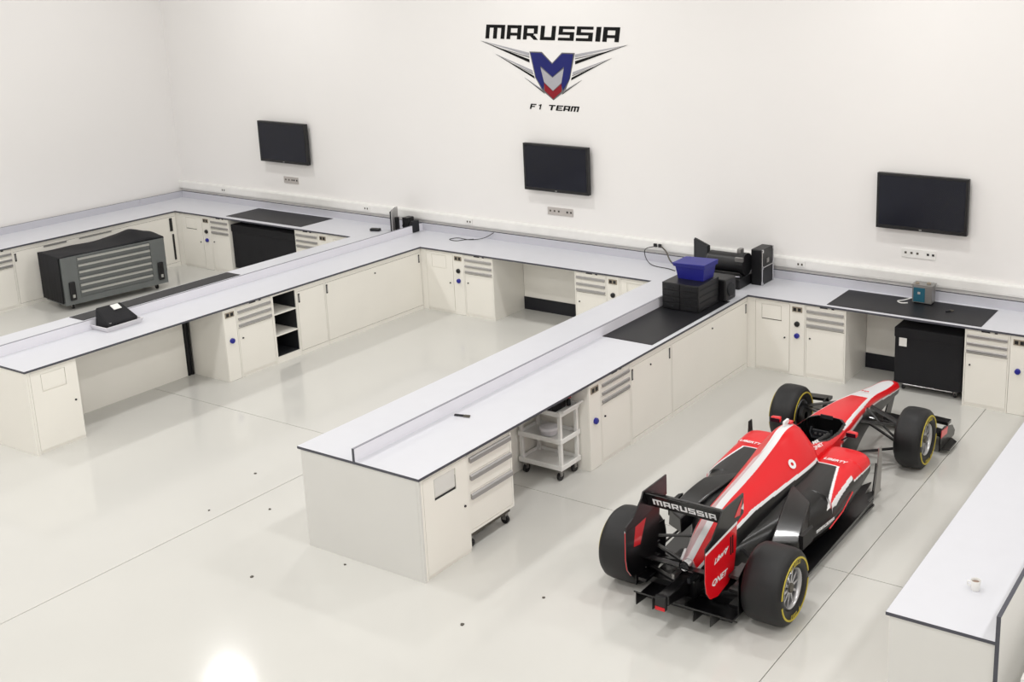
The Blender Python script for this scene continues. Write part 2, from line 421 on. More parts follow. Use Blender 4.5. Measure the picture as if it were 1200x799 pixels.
back_row((-7.243, 1.53, 0), 6.38, .69, 'row of white cupboards on the hidden left side of the left peninsula')
# ---- run along the left wall (front plane x = -11.70)
XW = -11.705
drawer_unit(pp(-2.03, XW), ZR, .53, D, 'white three-drawer cupboard on the left wall run at the photo edge')
t = door_unit(pp(-1.50, XW), ZR, 3.053, D, 'very wide white sliding-door cupboard behind the grey tool chest', 'l')
t2 = MB().box(.52, .92, -.010, -.002, .895, .925).box(1.15, 1.75, -.010, -.002, .90, .918).build('door_rail', 'alu', t)
q = MB().box(2.90, 2.955, -.014, -.003, .66, .90).box(2.93, 2.965, -.014, -.003, .12, .60).build('hinge', 'black', t, label='black hinge strip')
door_unit(pp(-3.43, XW), ZR, 1.395, D, 'white door cupboard on the left wall run, outside the photo edge', 'r')
door_unit(pp(-4.98, XW), ZR, 1.54, D, 'white door cupboard at the near end of the left wall run', 'r')
# ---- right foreground counter
t = thing('counter_base', 'white counter base under the worktop with the small cup', 'cabinet', (XL3+.02, -4.86, 0))
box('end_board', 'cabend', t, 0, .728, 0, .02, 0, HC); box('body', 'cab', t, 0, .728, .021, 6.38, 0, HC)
for i in range(5): box('door', 'cab', t, -.012, -.0005, .03+i*1.27, 1.29+i*1.27, .06, .95)
t = thing('divider_panel', 'grey upright divider panel standing above the right foreground counter', 'panel', (5.034, -4.88, 0))
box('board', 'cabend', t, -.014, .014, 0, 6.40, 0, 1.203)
MB().box(-.0145, .0145, 0, 6.40, 1.203, 1.208).box(-.0145, .0145, -.004, 0, 0, 1.208).build('edge_band', 'edge', t, label='dark edge band')
t = thing('low_table', 'low white table at the right of the tall divider', 'table', (5.52, -4.80, 0))
box('table_top', 'white', t, -.34, .4, 0, 3, .72, .75)
for a in (-.30, .35):
    for b in (.05, 2.92): box('leg', 'white', t, a, a+.04, b, b+.04, 0, .72)

# ------------------------------------------------------------------ rubber mats
def rmat(label, pts):
    cx = sum(p[0] for p in pts)/4; cy = sum(p[1] for p in pts)/4
    o = MB().prism([(p[0]-cx, p[1]-cy) for p in pts], 0, .005).build('rubber_mat', 'mat'); o.location = (cx, cy, H)
    return setp(o, label, 'mat', 'black rubber mats')
rmat('black rubber mat under the small steel device on the back worktop', [(1.10, 1.60), (3.10, 1.60), (3.10, 2.36), (1.10, 2.36)])
rmat('black rubber mat in front of the black cases on the car peninsula', [(-.75, -.832), (-.06, -.832), (-.06, 1.135), (-.75, 1.135)])
rmat('black rubber mat on the back worktop of the far left bay', [(-10.44, 1.65), (-8.55, 1.65), (-8.55, 2.38), (-10.44, 2.38)])
rmat('black rubber mat on the far side of the left peninsula', [(-7.24, -3.4), (-6.95, -3.4), (-6.95, -.95), (-7.24, -.95)])

# ------------------------------------------------------------------ mobile drawer trolley
def castor(t, x, y, r=.035, name='castor'):
    c = MB().lathe([(-.014, r), (.014, r)], (x, y, r), 'x', 16).build(name, 'black', t)
    MB().box(x-.022, x+.022, y-.02, y+.02, r, 2*r+.03).build('bracket', 'steel', c)
t = thing('drawer_trolley', 'white three-drawer trolley on black castors beside the slotted flap cupboard', 'trolley', (-.035, -4.175, 0), ZR)
box('body', 'cab', t, 0, .655, .016, .62, .175, .955)
MB().box(0, .022, 0, .016, .175, .955).box(.633, .655, 0, .016, .175, .955).box(.022, .633, 0, .016, .175, .20).build('frame', 'cab', t)
for z0, z1 in ((.775, .945), (.585, .768), (.205, .578)):
    dr = box('drawer', 'cab', t, .024, .631, .002, .016, z0, z1)
    MB().prism([(.002, z1-.055), (-.022, z1-.062), (-.022, z1-.022), (-.008, z1-.010), (.002, z1-.010)], .026, .629, 'x').build('handle', 'alu', dr)
for a in (.06, .59):
    for b in (.07, .55): castor(t, a, b, .045)
box('base_frame', 'gap', t, .03, .62, .03, .6, .125, .175)

# ------------------------------------------------------------------ white cart in the kneehole
t = thing('utility_cart', 'white three-tier cart on black castors parked under the car peninsula', 'cart', (-.70, -2.585, 0))
CW, CD = .57, .36
for z in (.13, .43, .735):
    m = MB(); m.box(0, CW, 0, CD, z, z+.012)
    for a in ((0, CW, 0, .012), (0, CW, CD-.012, CD), (0, .012, .012, CD-.012), (CW-.012, CW, .012, CD-.012)): m.box(*a, z+.012, z+.055)
    m.build('shelf', 'white', t, .004)
for a in (.012, CW-.047):
    for b in (.014, CD-.049): box('post', 'white', t, a, a+.035, b, b+.035, .143, .734)
MB().tube([(CW-.005, .0, .80), (CW+.04, .0, .81), (CW+.04, CD, .81), (CW-.005, CD, .80)], .013, 8).build('handle', 'white', t)
for a in (.06, CW-.06):
    for b in (.05, CD-.05): castor(t, a, b, .048)
t = thing('black_case', 'low black case on the top tier of the white cart', 'case', (-.40, -2.44, .753))
box('body', 'black', t, -.20, .16, -.13, .12, 0, .115, .01); box('lid', 'dark', t, -.205, .165, -.135, .125, .115, .165, .01)
t = thing('red_cap', 'small red capped bottle standing on the white cart', 'bottle', (-.235, -2.275, .753))
MB().lathe([(0, .022), (.06, .022), (.08, .012), (.10, .012)], (0, 0, 0), 'z', 16).build('body', 'dark', t)
MB().lathe([(.09, .030), (.145, .030), (.15, .02)], (0, 0, 0), 'z', 16).build('cap', 'red', t)
o = MB().lathe([(0, .05), (.01, .09), (.07, .11), (.09, .10), (.10, .04)], (0, 0, 0), 'z', 14).build('plastic_bag', 'tray')
o.location = (-.40, -2.42, .443); setp(o, 'pale translucent plastic bag on the middle tier of the white cart', 'bag')

# ------------------------------------------------------------------ black covered boxes
def covered_box(x0, x1, y0, y1, z0, z1, label, tag=True):
    t = thing('covered_trolley', label, 'trolley', ((x0+x1)/2, y0, 0), 0, 'black covered boxes in the kneeholes')
    X = (x1-x0)/2; d = y1-y0
    box('body', 'cloth', t, -X, X, 0, d, z0, z1-.02, .012); box('cover', 'cloth', t, -X-.008, X+.008, -.008, d+.004, z1-.13, z1, .012)
    m = MB().tube([(-X+.12, .04, z0-.012), (X-.12, .04, z0-.012)], .014, 8); m.build('foot_bar', 'chrome', t)
    for a in (-X+.1, X-.1):
        for b in (.1, d-.1): castor(t, a, b, .035)
    if tag: box('paper_tag', 'white', t, -X+.06, -X+.16, -.012, -.008, z1-.24, z1-.13, label='white paper tag')
    return t
covered_box(2.005, 2.875, 1.66, 2.26, .105, .845, 'black covered box with a white tag under the back worktop behind the car')
covered_box(-10.27, -8.66, 1.60, 2.3, .105, .90, 'wide black covered box under the back worktop in the far left bay', False)

# ------------------------------------------------------------------ grey tool chest
ang = math.atan2(1.722, .216)
t = thing('tool_chest', 'grey steel tool chest with a black cover and silver drawer pulls', 'tool chest', (-10.754, -1.306, 0), ang)
CL, CDp = 1.735, .66
box('body', 'chest', t, 0, CL, .02, CDp, .10, .88, .006)
MB().box(0, .25, 0, .02, .10, .88).box(CL-.25, CL, 0, .02, .10, .88).box(.25, CL-.25, 0, .02, .10, .20).box(.25, CL-.25, 0, .02, .855, .88).build('front_frame', 'chest', t)
for i in range(6):
    z = .205+i*.108
    dr = box('drawer', 'chest', t, .255, CL-.255, .004, .02, z, z+.102)
    MB().prism([(.004, z+.055), (-.02, z+.060), (-.02, z+.088), (.004, z+.094)], .265, CL-.265, 'x').build('handle', 'pull', dr)
for a in (.075, CL-.165):
    p = box('side_handle', 'black', t, a, a+.10, -.035, 0, .17, .48, .02)
    box('grip', 'pull', p, a+.03, a+.065, -.05, -.036, .22, .27)
for a in (.15, CL-.15):
    for b in (.12, CDp-.12): castor(t, a, b, .04)
# draped cover: top with a hump, back and left skirts
nx, ny = 40, 18; vs = []; fs = []
for j in range(ny+1):
    for i in range(nx+1):
        x = -.02+(CL+.04)*i/nx; y = .03+(CDp+.03)*j/ny
        hmp = .15*math.exp(-(abs(x-1.40)/.30)**1.5-((y-.42)/.30)**2)+.006*math.sin(x*9)*math.sin(y*7)
        vs.append((x, y, .893+hmp))
n0 = len(vs)
for j in range(ny+1):
    for i in range(nx+1): fs.append((j*(nx+1)+i, j*(nx+1)+i+1, (j+1)*(nx+1)+i+1, (j+1)*(nx+1)+i)) if i < nx and j < ny else None
m = MB(); m.add(vs, fs, True)
def skirt(m, top, drop):
    k = len(top); m.add(list(top)+[(p[0]+random.uniform(-.004, .004), p[1], p[2]-drop(i)) for i, p in enumerate(top)], [(i, i+1, k+i+1, k+i) for i in range(k-1)], True)
skirt(m, [vs[j*(nx+1)] for j in range(ny+1)], lambda i: .76)
skirt(m, [vs[j*(nx+1)+nx] for j in range(ny+1)], lambda i: .62)
skirt(m, [vs[ny*(nx+1)+i] for i in range(nx+1)], lambda i: .70)
skirt(m, [vs[i] for i in range(nx+1)], lambda i: .035)
cv = m.build('cover', 'cloth', t, label='black cloth cover'); s = cv.modifiers.new('thick', 'SOLIDIFY'); s.thickness = .006

# ------------------------------------------------------------------ wall screens and plates
def tv(x0, label):
    t = thing('wall_screen', label, 'television', (x0, 2.38, 1.92), 0, 'wall-mounted screens')
    box('casing', 'black', t, 0, 1.205, 0, .07, 0, .73, .006)
    box('display', 'screen', t, .035, 1.17, -.003, 0, .05, .70)
    box('badge', 'alu', t, .585, .62, -.004, -.0005, .015, .027)
    box('wall_bracket', 'black', t, .4, .8, .07, .12, .2, .5)
tv(-10.262, 'dark wall screen at the left, above the far left bay')
tv(-4.305, 'dark wall screen in the middle, below the winged logo')
tv(1.443, 'dark wall screen at the right, above the race car bay')
def plate(x, wd, label, m='plate'):
    t = thing('socket_plate', label, 'socket', (x, 2.5, 1.535), 0, 'wall socket plates')
    box('plate', m, t, 0, wd, -.012, 0, 0, .12, .004)
    for a in (.04, .12, .20, wd-.12, wd-.05): box('outlet', 'black' if a > wd-.13 else 'gap', t, a, a+.03, -.015, -.012, .05, .078)
plate(-9.83, .37, 'grey socket plate below the left wall screen')
plate(-3.96, .48, 'grey socket plate below the middle wall screen')
plate(1.77, .46, 'pale grey socket plate below the right wall screen', 'white')
for x, s in ((-11.5, 'in the far left corner'), (-7.85, 'left of the small monitor'), (-5.58, 'at the left of the middle bay'), (-2.0, 'left of the blue bin'), (.28, 'right of the black flight case')):
    t = thing('trunking_outlet', 'small white outlet on the wall trunking %s' % s, 'socket', (x, WB-.06, 1.232), 0, 'outlets on the trunking')
    box('plate', 'white', t, 0, .14, -.012, 0, 0, .08, .003)
    for a in (.03, .085): box('outlet', 'gap', t, a, a+.025, -.014, -.012, .02, .05)

# ------------------------------------------------------------------ logo on the wall
YL = 2.5
lg = thing('wall_logo', 'winged blue, silver and red emblem with black lettering on the back wall', 'sign', (0, YL, 0))
TH = .006
def letter_polys(ch):
    t = .26
    w_ = {'M': 1.35, 'I': .3}.get(ch, 1.0); B = []
    def b(x0, x1, y0, y1): B.append([(x0, y0), (x1, y0), (x1, y1), (x0, y1)])
    if ch == 'M': b(0, w_, .78, 1); b(0, t, 0, .78); b(w_/2-t/2, w_/2+t/2, 0, .78); b(w_-t, w_, 0, .78)
    if ch == 'A': b(0, w_, .78, 1); b(0, t, 0, .78); b(w_-t, w_, 0, .78); b(t, w_-t, .26, .46)
    if ch == 'R': b(0, w_, .78, 1); b(0, t, 0, .78); b(w_-t, w_, .42, .78); b(t, w_-t, .26, .46); B.append([(.5, .26), (.78, 0), (1.06, 0), (.8, .30)])
    if ch == 'U': b(0, w_, 0, .22); b(0, t, .22, 1); b(w_-t, w_, .22, 1)
    if ch == 'S': b(0, w_, 0, .2); b(0, w_, .4, .6); b(0, w_, .8, 1); b(0, t, .6, .8); b(w_-t, w_, .2, .4)
    if ch == 'I': b(0, w_, 0, 1)
    if ch == 'F': b(0, w_, .8, 1); b(0, t, 0, .8); b(t, w_*.8, .4, .58)
    if ch == 'T': b(0, w_, .8, 1); b(w_/2-t/2, w_/2+t/2, 0, .8)
    if ch == 'E': b(0, w_, .8, 1); b(0, t, 0, .8); b(t, w_*.85, .42, .58); b(t, w_, 0, .2)
    if ch == '1': w_ = .6; b(.3, .3+t, 0, 1); b(0, .3, .72, .9)
    return B, w_
lx = [(-4.995, -4.629, 'M'), (-4.585, -4.317, 'A'), (-4.272, -4.009, 'R'), (-3.951, -3.677, 'U'), (-3.62, -3.339, 'S'), (-3.297, -3.006, 'S'), (-2.951, -2.869, 'I'), (-2.828, -2.545, 'A')]
for a, b_, ch in lx:
    B, w_ = letter_polys(ch); m = MB(); zb, zt = 4.212, 4.424
    a2, b2 = a-.028, b_-.028
    for P in B:
        m.prism([(a2+(b2-a2)*p[0]/w_+.035*p[1], zb+(zt-zb)*p[1]) for p in P], -TH, 0, 'y')
    m.build('letter', 'logok', lg)
MX = -3.77
wings = [((-5.12, 4.176), (-4.192, 4.015), (-4.193, 3.869), .06), ((-4.84, 3.98), (-4.147, 3.755), (-4.108, 3.630), .06), ((-4.301, 3.64), (-3.985, 3.480), (-3.929, 3.407), .03)]
for sgn in (1, -1):
    for (t0, a, b_, k) in wings:
        f = lambda p: (p[0] if sgn == 1 else 2*MX-p[0], p[1])
        lp = lambda p, q_, s: (p[0]+(q_[0]-p[0])*s, p[1]+(q_[1]-p[1])*s)
        MB().prism([f(t0), f(a), f(lp(a, b_, .32))], -TH, 0, 'y').build('wing_stripe', 'logos', lg, label='silver wing stripe')
        MB().prism([f(t0), f(lp(a, b_, .68)), f(b_)], -TH-.001, 0, 'y').build('wing_stripe', 'logok', lg, label='black wing stripe')
        MB().prism([f(lp(t0, b_, .25)), f(lp(a, b_, .40)), f(lp(a, b_, .50))], -TH, 0, 'y').build('wing_stripe', 'logog', lg, label='grey wing stripe')
sh = lambda pts: [((p[0]), p[1]) for p in pts]
MB().prism([(-4.185, 4.035), (-3.955, 4.035), (-3.77, 3.875), (-3.585, 4.035), (-3.35, 4.035), (-3.45, 3.66), (-3.55, 3.465), (-3.77, 3.315), (-3.97, 3.45), (-4.095, 3.64)], -.003, 0, 'y').build('shield_back', 'logog', lg)
for sgn in (1, -1):
    f = lambda p: (p[0] if sgn == 1 else 2*MX-p[0], p[1])
    MB().prism([f(p) for p in ((-4.162, 4.018), (-3.962, 4.018), (MX, 3.855), (MX, 3.67), (-3.99, 3.83), (-3.93, 3.56), (-3.955, 3.47), (-4.078, 3.65))], -.009, -.003, 'y').build('shield_blue', 'logob', lg, label='blue half of the emblem')
    MB().prism([f(p) for p in ((-3.985, 3.80), (MX, 3.655), (MX, 3.46), (-3.93, 3.585))], -.009, -.003, 'y').build('chevron', 'logos', lg, label='silver chevron')
    MB().prism([f(p) for p in ((-3.93, 3.57), (MX, 3.45), (MX, 3.335), (-3.925, 3.455))], -.009, -.003, 'y').build('chevron', 'logor', lg, label='red chevron')
for ch, x0, x1 in (('F', -4.225, -4.12), ('1', -4.07, -4.02), ('T', -3.88, -3.76), ('E', -3.735, -3.62), ('A', -3.60, -3.485), ('M', -3.465, -3.325)):
    B, w_ = letter_polys(ch); m = MB()
    for P in B: m.prism([(x0+(x1-x0)*p[0]/w_+.028*p[1], 3.163+.080*p[1]) for p in P], -TH, 0, 'y')
    m.build('letter', 'logok', lg, label='small black letter')

# ------------------------------------------------------------------ things on the worktops
# organiser cases with blue bin, tube machine, flight case, monitor
t = thing('organiser_case', 'black multi-drawer organiser case under the blue bin', 'case', (-.70, .47, H+.005))
box('body', 'black', t, 0, .53, .012, .56, 0, .35, .006)
for i in range(4):
    for j in range(2): 
        d_ = box('drawer', 'black', t, .01+j*.26, .262+j*.258, 0, .0115, .015+i*.083, .092+i*.083, .003)
        box('drawer_pull', 'dark', d_, .09+j*.26, .18+j*.26, -.008, 0, .045+i*.083, .057+i*.083)
for i in range(4): box('side_rib', 'dark', t, .5305, .536, .05, .52, .03+i*.083, .045+i*.083)
t = thing('black_toolbox', 'small black toolbox with a round dial behind the organiser case', 'case', (-.52, 1.06, H+.005))
box('body', 'black', t, 0, .43, 0, .30, 0, .30, .02); MB().lathe([(.43, .09), (.445, .085), (.45, .03)], (0, .15, .14), 'x', 20).build('dial', 'dark', t)
box('clasp', 'steel', t, .431, .44, .13, .17, .05, .075)
t = thing('storage_bin', 'blue plastic open-front bin on top of the black organiser case', 'bin', (-.60, .72, H+.356))
wb, db, hb = .37, .27, .20
def frus(z, gx, gy, dx=0): return [(-gx+dx, -gy, z), (wb+gx+dx, -gy, z), (wb+gx+dx, db+gy, z), (-gx+dx, db+gy, z)]
v0 = frus(0, 0, 0); v1 = frus(hb, .03, .03); v2 = frus(hb, .018, .018); v3 = frus(.012, -.008, -.008)
MB().add(v0+v1+v2+v3, [(3, 2, 1, 0)]+[(i, (i+1) % 4, 4+(i+1) % 4, 4+i) for i in range(4)]+[(4+i, 4+(i+1) % 4, 8+(i+1) % 4, 8+i) for i in range(4)]+[(8+i, 8+(i+1) % 4, 12+(i+1) % 4, 12+i) for i in range(4)]+[(12, 13, 14, 15)]).build('body', 'bin', t)
m = MB(); q = frus(hb-.03, .045, .045); q2 = frus(hb, .045, .045); q3 = frus(hb, .02, .02); q4 = frus(hb-.03, .02, .02)
m.add(q+q2+q3+q4, [(i, (i+1) % 4, 4+(i+1) % 4, 4+i) for i in range(4)]+[(4+i, 4+(i+1) % 4, 8+(i+1) % 4, 8+i) for i in range(4)]+[(i, 12+i, 12+(i+1) % 4, (i+1) % 4) for i in range(4)])
m.build('rim', 'bin', t)
MB().add([(-.06, -.06, hb+.002), (wb+.05, -.06, hb+.002), (wb+.05, db+.05, hb+.002), (-.06, db+.05, hb+.002), (-.06, -.06, hb+.012), (wb+.05, -.06, hb+.03), (wb+.05, db+.05, hb+.03), (-.06, db+.05, hb+.012)],
         [(3, 2, 1, 0), (4, 5, 6, 7), (0, 1, 5, 4), (1, 2, 6, 5), (2, 3, 7, 6), (3, 0, 4, 7)]).build('lid', 'bin', t, .006)
t = thing('cylinder_machine', 'black cylinder machine lying behind the blue bin with a silver base line', 'machine', (-.52, 1.93, H))
box('base', 'black', t, -.22, .32, -.26, .20, 0, .15, .015)
MB().tube([(-.20, -.272, .155), (.05, -.272, .17), (.33, -.272, .19)], .009, 8).build('base_rail', 'chrome', t)
MB().lathe([(-.27, .11), (-.25, .135), (.25, .135), (.25, .155), (.31, .155), (.31, .135)], (0, 0, .30), 'x', 40).build('cylinder', 'black', t)
MB().lathe([(-.295, .09), (-.27, .11)], (0, 0, .30), 'x', 30).build('end_cap', 'dark', t)
MB().box(.20, .32, -.16, -.12, .36, .42).box(.14, .20, .02, .12, .41, .49).build('clamp', 'steel', t, .006)
t = thing('flight_case', 'upright black flight case with silver edges against the back wall', 'case', (-.19, 2.00, H))
fw_, fd_, fh_ = .17, .34, .50
box('body', 'black', t, 0, fw_, 0, fd_, 0, fh_, .012)
m = MB()
for b in (0, fd_): m.tube([(fw_, b, .02), (fw_, b, fh_-.02)], .010, 6)
m.build('edge_trim', 'chrome', t)
MB().tube([(fw_+.002, .02, fh_/2), (fw_+.002, fd_-.02, fh_/2)], .009, 6).build('edge_trim', 'chrome', t)
for z in (.02, fh_/2, fh_-.02):
    for y in (-.005, fd_-.03): box('corner_guard', 'chrome', t, fw_-.01, fw_+.01, y, y+.035, z-.02, z+.02)
box('latch', 'steel', t, fw_+.001, fw_+.01, .13, .20, .30, .36)
def slim_monitor(loc, rz, w_, h, label):
    t = thing('monitor', label, 'monitor', loc, rz)
    box('screen', 'dark', t, -w_/2, w_/2, -.012, .012, .12, .12+h, .004); box('bezel', 'black', t, -w_/2-.012, w_/2+.012, .004, .03, .108, .132+h, .004)
    MB().lathe([(0, .10), (.012, .10), (.02, .03)], (0, .03, 0), 'z', 20).build('foot', 'black', t); box('neck', 'black', t, -.03, .03, .02, .05, .01, .3)
slim_monitor((-1.02, 2.10, H), -math.radians(38), .48, .36, 'thin dark monitor standing edge-on behind the blue bin')
t = thing('monitor', 'small dark monitor standing at the wall end of the left peninsula', 'monitor', (-6.86, 2.12, H), -math.radians(60))
box('screen', 'dark', t, -.19, .19, -.012, .012, .05, .38, .004); box('bezel', 'alu', t, -.20, .20, .0125, .03, .04, .39, .004)
MB().box(-.12, .12, .03, .16, 0, .03).box(-.03, .03, .03, .09, .03, .25).build('foot', 'black', t)
t = thing('cable_tidy', 'black bundle of chargers behind the small monitor at the left', 'charger', (-6.60, 2.27, H), 0)
box('block', 'black', t, -.12, .0, -.10, .06, 0, .25, .01); box('block', 'dark', t, .01, .09, -.08, .08, 0, .19, .01)
m = MB()
for k in range(4): m.tube([(-.08+.05*k, -.08, .22), (-.09+.05*k, -.13, .12), (-.05+.04*k, -.12, .01)], .006, 6)
m.build('lead', 'black', t)
t = thing('pocket_radio', 'tiny black box lying near the wall end of the left peninsula', 'box', (-7.19, 2.02, H), .3)
box('body', 'black', t, -.085, .085, -.04, .04, 0, .045, .006); box('face', 'dark', t, -.06, .06, -.043, -.04, .01, .035)
# steel device with teal front
t = thing('ultrasonic_cleaner', 'small steel device with a teal front on the right rubber mat', 'machine', (2.04, 2.16, H+.005))
box('body', 'steel', t, 0, .26, 0, .17, .012, .24, .01); box('front_panel', 'teal', t, .02, .17, -.004, 0, .03, .215)
box('display', 'plate', t, .075, .11, -.006, -.004, .13, .16); box('rim', 'steel', t, -.008, .268, -.008, .178, .24, .255, .003)
for a, b in ((.05, .05), (.19, .09)): MB().lathe([(.255, .028), (.27, .028), (.28, .012)], (a, b, 0), 'z', 12).build('knob', 'sock', t)
for a in (.03, .23):
    for b in (.03, .14): MB().lathe([(0, .014), (.012, .014)], (a, b, 0), 'z', 8).build('foot', 'black', t)
def cable(label, pts, r=.005, m='black'):
    P = [Vector(p) for p in pts]; out = []
    for i in range(len(P)-1):
        p0 = P[max(i-1, 0)]; p1 = P[i]; p2 = P[i+1]; p3 = P[min(i+2, len(P)-1)]
        for s in range(5):
            u = s/5; out.append(.5*((2*p1)+(p2-p0)*u+(2*p0-5*p1+4*p2-p3)*u*u+(3*p1-p0-3*p2+p3)*u**3))
    out.append(P[-1]); o = MB().tube(out, r, 6).build('cable', m); return setp(o, label, 'cable')
cable('white cable curled beside the small steel device', [(2.03, 2.22, H+.06), (1.93, 2.20, H+.02), (1.86, 2.14, H+.012), (1.93, 2.08, H+.012), (2.0, 2.12, H+.012)], .008, 'white')
cable('thin black cable looped on the worktop at the left of the middle bay', [(-5.0, 2.425, H+.12), (-5.15, 2.35, H+.03), (-5.35, 2.24, H+.006), (-5.60, 2.25, H+.006), (-5.66, 2.11, H+.006), (-5.5, 2.08, H+.006), (-5.42, 2.2, H+.006), (-5.3, 2.28, H+.012)], .006)
cable('black cable looping from the trunking socket to the black cases', [(-1.93, 2.42, 1.27), (-2.1, 2.36, 1.22), (-2.06, 2.30, 1.10), (-1.9, 2.22, H+.01), (-1.6, 2.16, H+.01), (-1.45, 2.1, H+.01)], .006)
cable('second dark cable hanging from the trunking socket beside the black cases', [(-1.88, 2.42, 1.28), (-1.75, 2.36, 1.22), (-1.62, 2.28, 1.10), (-1.4, 2.2, H+.012), (-1.15, 2.1, H+.012)], .011, 'gap')
t = thing('plug', 'black plugs in the trunking socket left of the blue bin', 'plug', (-1.96, 2.40, 1.255)); box('plug_body', 'black', t, -.03, .02, 0, .028, 0, .05, .005); box('plug_body', 'black', t, .05, .10, 0, .028, .0, .05, .005)
# small tools
def tool(loc, rz, label, L_=.14):
    t = thing('hand_tool', label, 'tool', loc, rz); MB().box(-L_/2, L_/2*.2, -.012, .012, 0, .018).build('grip', 'dark', t, .004)
    MB().box(L_/2*.2, L_/2, -.022, -.006, .003, .013).box(L_/2*.2, L_/2*.9, .006, .022, .003, .013).build('jaw', 'gap', t)
tool((-.60, -3.56, H), .25, 'small dark hand tool lying on the car peninsula worktop', .17)
tool((2.58, 2.02, H+.005), 1.0, 'small dark hand tool lying on the right rubber mat', .11)
# tray with black bag
t = thing('white_tray', 'white plastic tray holding the black bag on the left peninsula', 'tray', (-6.22, -3.56, H), ZR)
tw, td, th_ = .46, .36, .065
q0 = [(0, 0, 0), (tw, 0, 0), (tw, td, 0), (0, td, 0)]; q1 = [(-.03, -.03, th_), (tw+.03, -.03, th_), (tw+.03, td-.005, th_), (-.03, td-.005, th_)]
q2 = [(-.015, -.015, th_), (tw+.015, -.015, th_), (tw+.015, td-.015, th_), (-.015, td-.015, th_)]; q3 = [(.01, .01, .008), (tw-.01, .01, .008), (tw-.01, td-.02, .008), (.01, td-.02, .008)]
MB().add(q0+q1+q2+q3, [(3, 2, 1, 0)]+[(a+i, a+(i+1) % 4, a+4+(i+1) % 4, a+4+i) for a in (0, 4, 8) for i in range(4)]+[(12, 13, 14, 15)]).build('body', 'tray', t, .004)
t = thing('black_bag', 'black bag with a white patch sitting in the white tray', 'bag', (-6.235, -3.545, H+.009), ZR)
MB().add([(.02, .0, 0), (.40, .0, 0), (.40, .28, 0), (.02, .28, 0), (.0, -.01, .08), (.43, -.01, .08), (.40, .28, .24), (.05, .28, .25), ],
         [(3, 2, 1, 0), (0, 1, 5, 4), (1, 2, 6, 5), (2, 3, 7, 6), (3, 0, 4, 7), (4, 5, 6, 7)]).build('body', 'cloth', t, .02)
m = frame(None, (1, 0, 0), (0, .29, .165), (.26, .20, .208))
xf(MB().box(-.03, .075, -.004, .004, -.035, .055), m).build('patch', 'white', t, label='white patch')
MB().lathe([(0, .022), (.02, .02)], (.05, .02, .072), 'z', 10).build('buckle', 'steel', t)
# cup
t = thing('cup', 'small white cup on the right foreground worktop', 'cup', (4.725, -4.31, H))
MB().lathe([(0, .028), (.004, .03), (.075, .036), (.078, .034), (.072, .031), (.012, .027)], (0, 0, 0), 'z', 24).build('body', 'white', t)
MB().lathe([(.060, .028), (.061, .028)], (0, 0, 0), 'z', 20).build('drink', 'drink', t)
MB().tube([(-.034, 0, .06), (-.058, 0, .055), (-.058, 0, .03), (-.032, 0, .02)], .005, 6).build('handle', 'white', t)
# scraps on the floor
sp = [(-3.217, -4.0, 'left of the left-right floor joint, nearest the left peninsula', .03), (-2.93, -4.83, 'beside the long floor joint', .02), (-2.40, -4.51, 'left of the wide end panel', .024), (-1.486, -5.517, 'alone on the open floor', .026), (-.90, -4.95, 'at the foot of the wide end panel', .018), (1.05, -4.52, 'left of the car\'s rear tyre', .024), (.70, -5.19, 'lowest one in the photo', .028)]
for x, y, s, r in sp:
    r *= .72
    o = MB().prism([(r*math.cos(a)*random.uniform(.6, 1.1), r*math.sin(a)*random.uniform(.5, 1)) for a in (0, 1, 2.1, 3, 4.2, 5.2)], 0, .008).build('floor_scrap', 'gap')
    o.location = (x, y, 0); setp(o, 'tiny dark scrap on the floor, %s' % s, 'debris', 'scraps on the floor')

# ------------------------------------------------------------------ race car (local: y forward, rear axle at y=0)
XC, YR = 2.2456, -3.84
car = thing('race_car', 'red, white and black open-wheel racing car parked beside the peninsula', 'car', (XC, YR, 0))
def cr(tab, y):
    """smooth interpolation of table rows (y, v1, v2, ...)"""
    n = len(tab)
    if y <= tab[0][0]: return tab[0][1:]
    if y >= tab[-1][0]: return tab[-1][1:]
    for i in range(n-1):
        if tab[i][0] <= y <= tab[i+1][0]: break
    a, b = tab[i], tab[i+1]; u = (y-a[0])/(b[0]-a[0]); out = []
    for k in range(1, len(a)):
        m0 = (b[k]-tab[max(i-1, 0)][k])/(b[0]-tab[max(i-1, 0)][0]); m1 = (tab[min(i+2, n-1)][k]-a[k])/(tab[min(i+2, n-1)][0]-a[0])
        hh = b[0]-a[0]
        out.append((2*u**3-3*u*u+1)*a[k]+(u**3-2*u*u+u)*hh*m0+(-2*u**3+3*u*u)*b[k]+(u**3-u*u)*hh*m1)
    return out
RED = lin((226, 10, 24)); WHT = lin((236, 236, 238)); BLK = lin((17, 17, 18)); PNK = lin((222, 186, 190))
def seg(ax, ay, bx, by, t):  return ax+(bx-ax)*t
def ln(tab, y):
    if y <= tab[0][0]: return tab[0][1]
    for i in range(len(tab)-1):
        if y <= tab[i+1][0]: return tab[i][1]+(tab[i+1][1]-tab[i][1])*(y-tab[i][0])/(tab[i+1][0]-tab[i][0])
    return tab[-1][1]
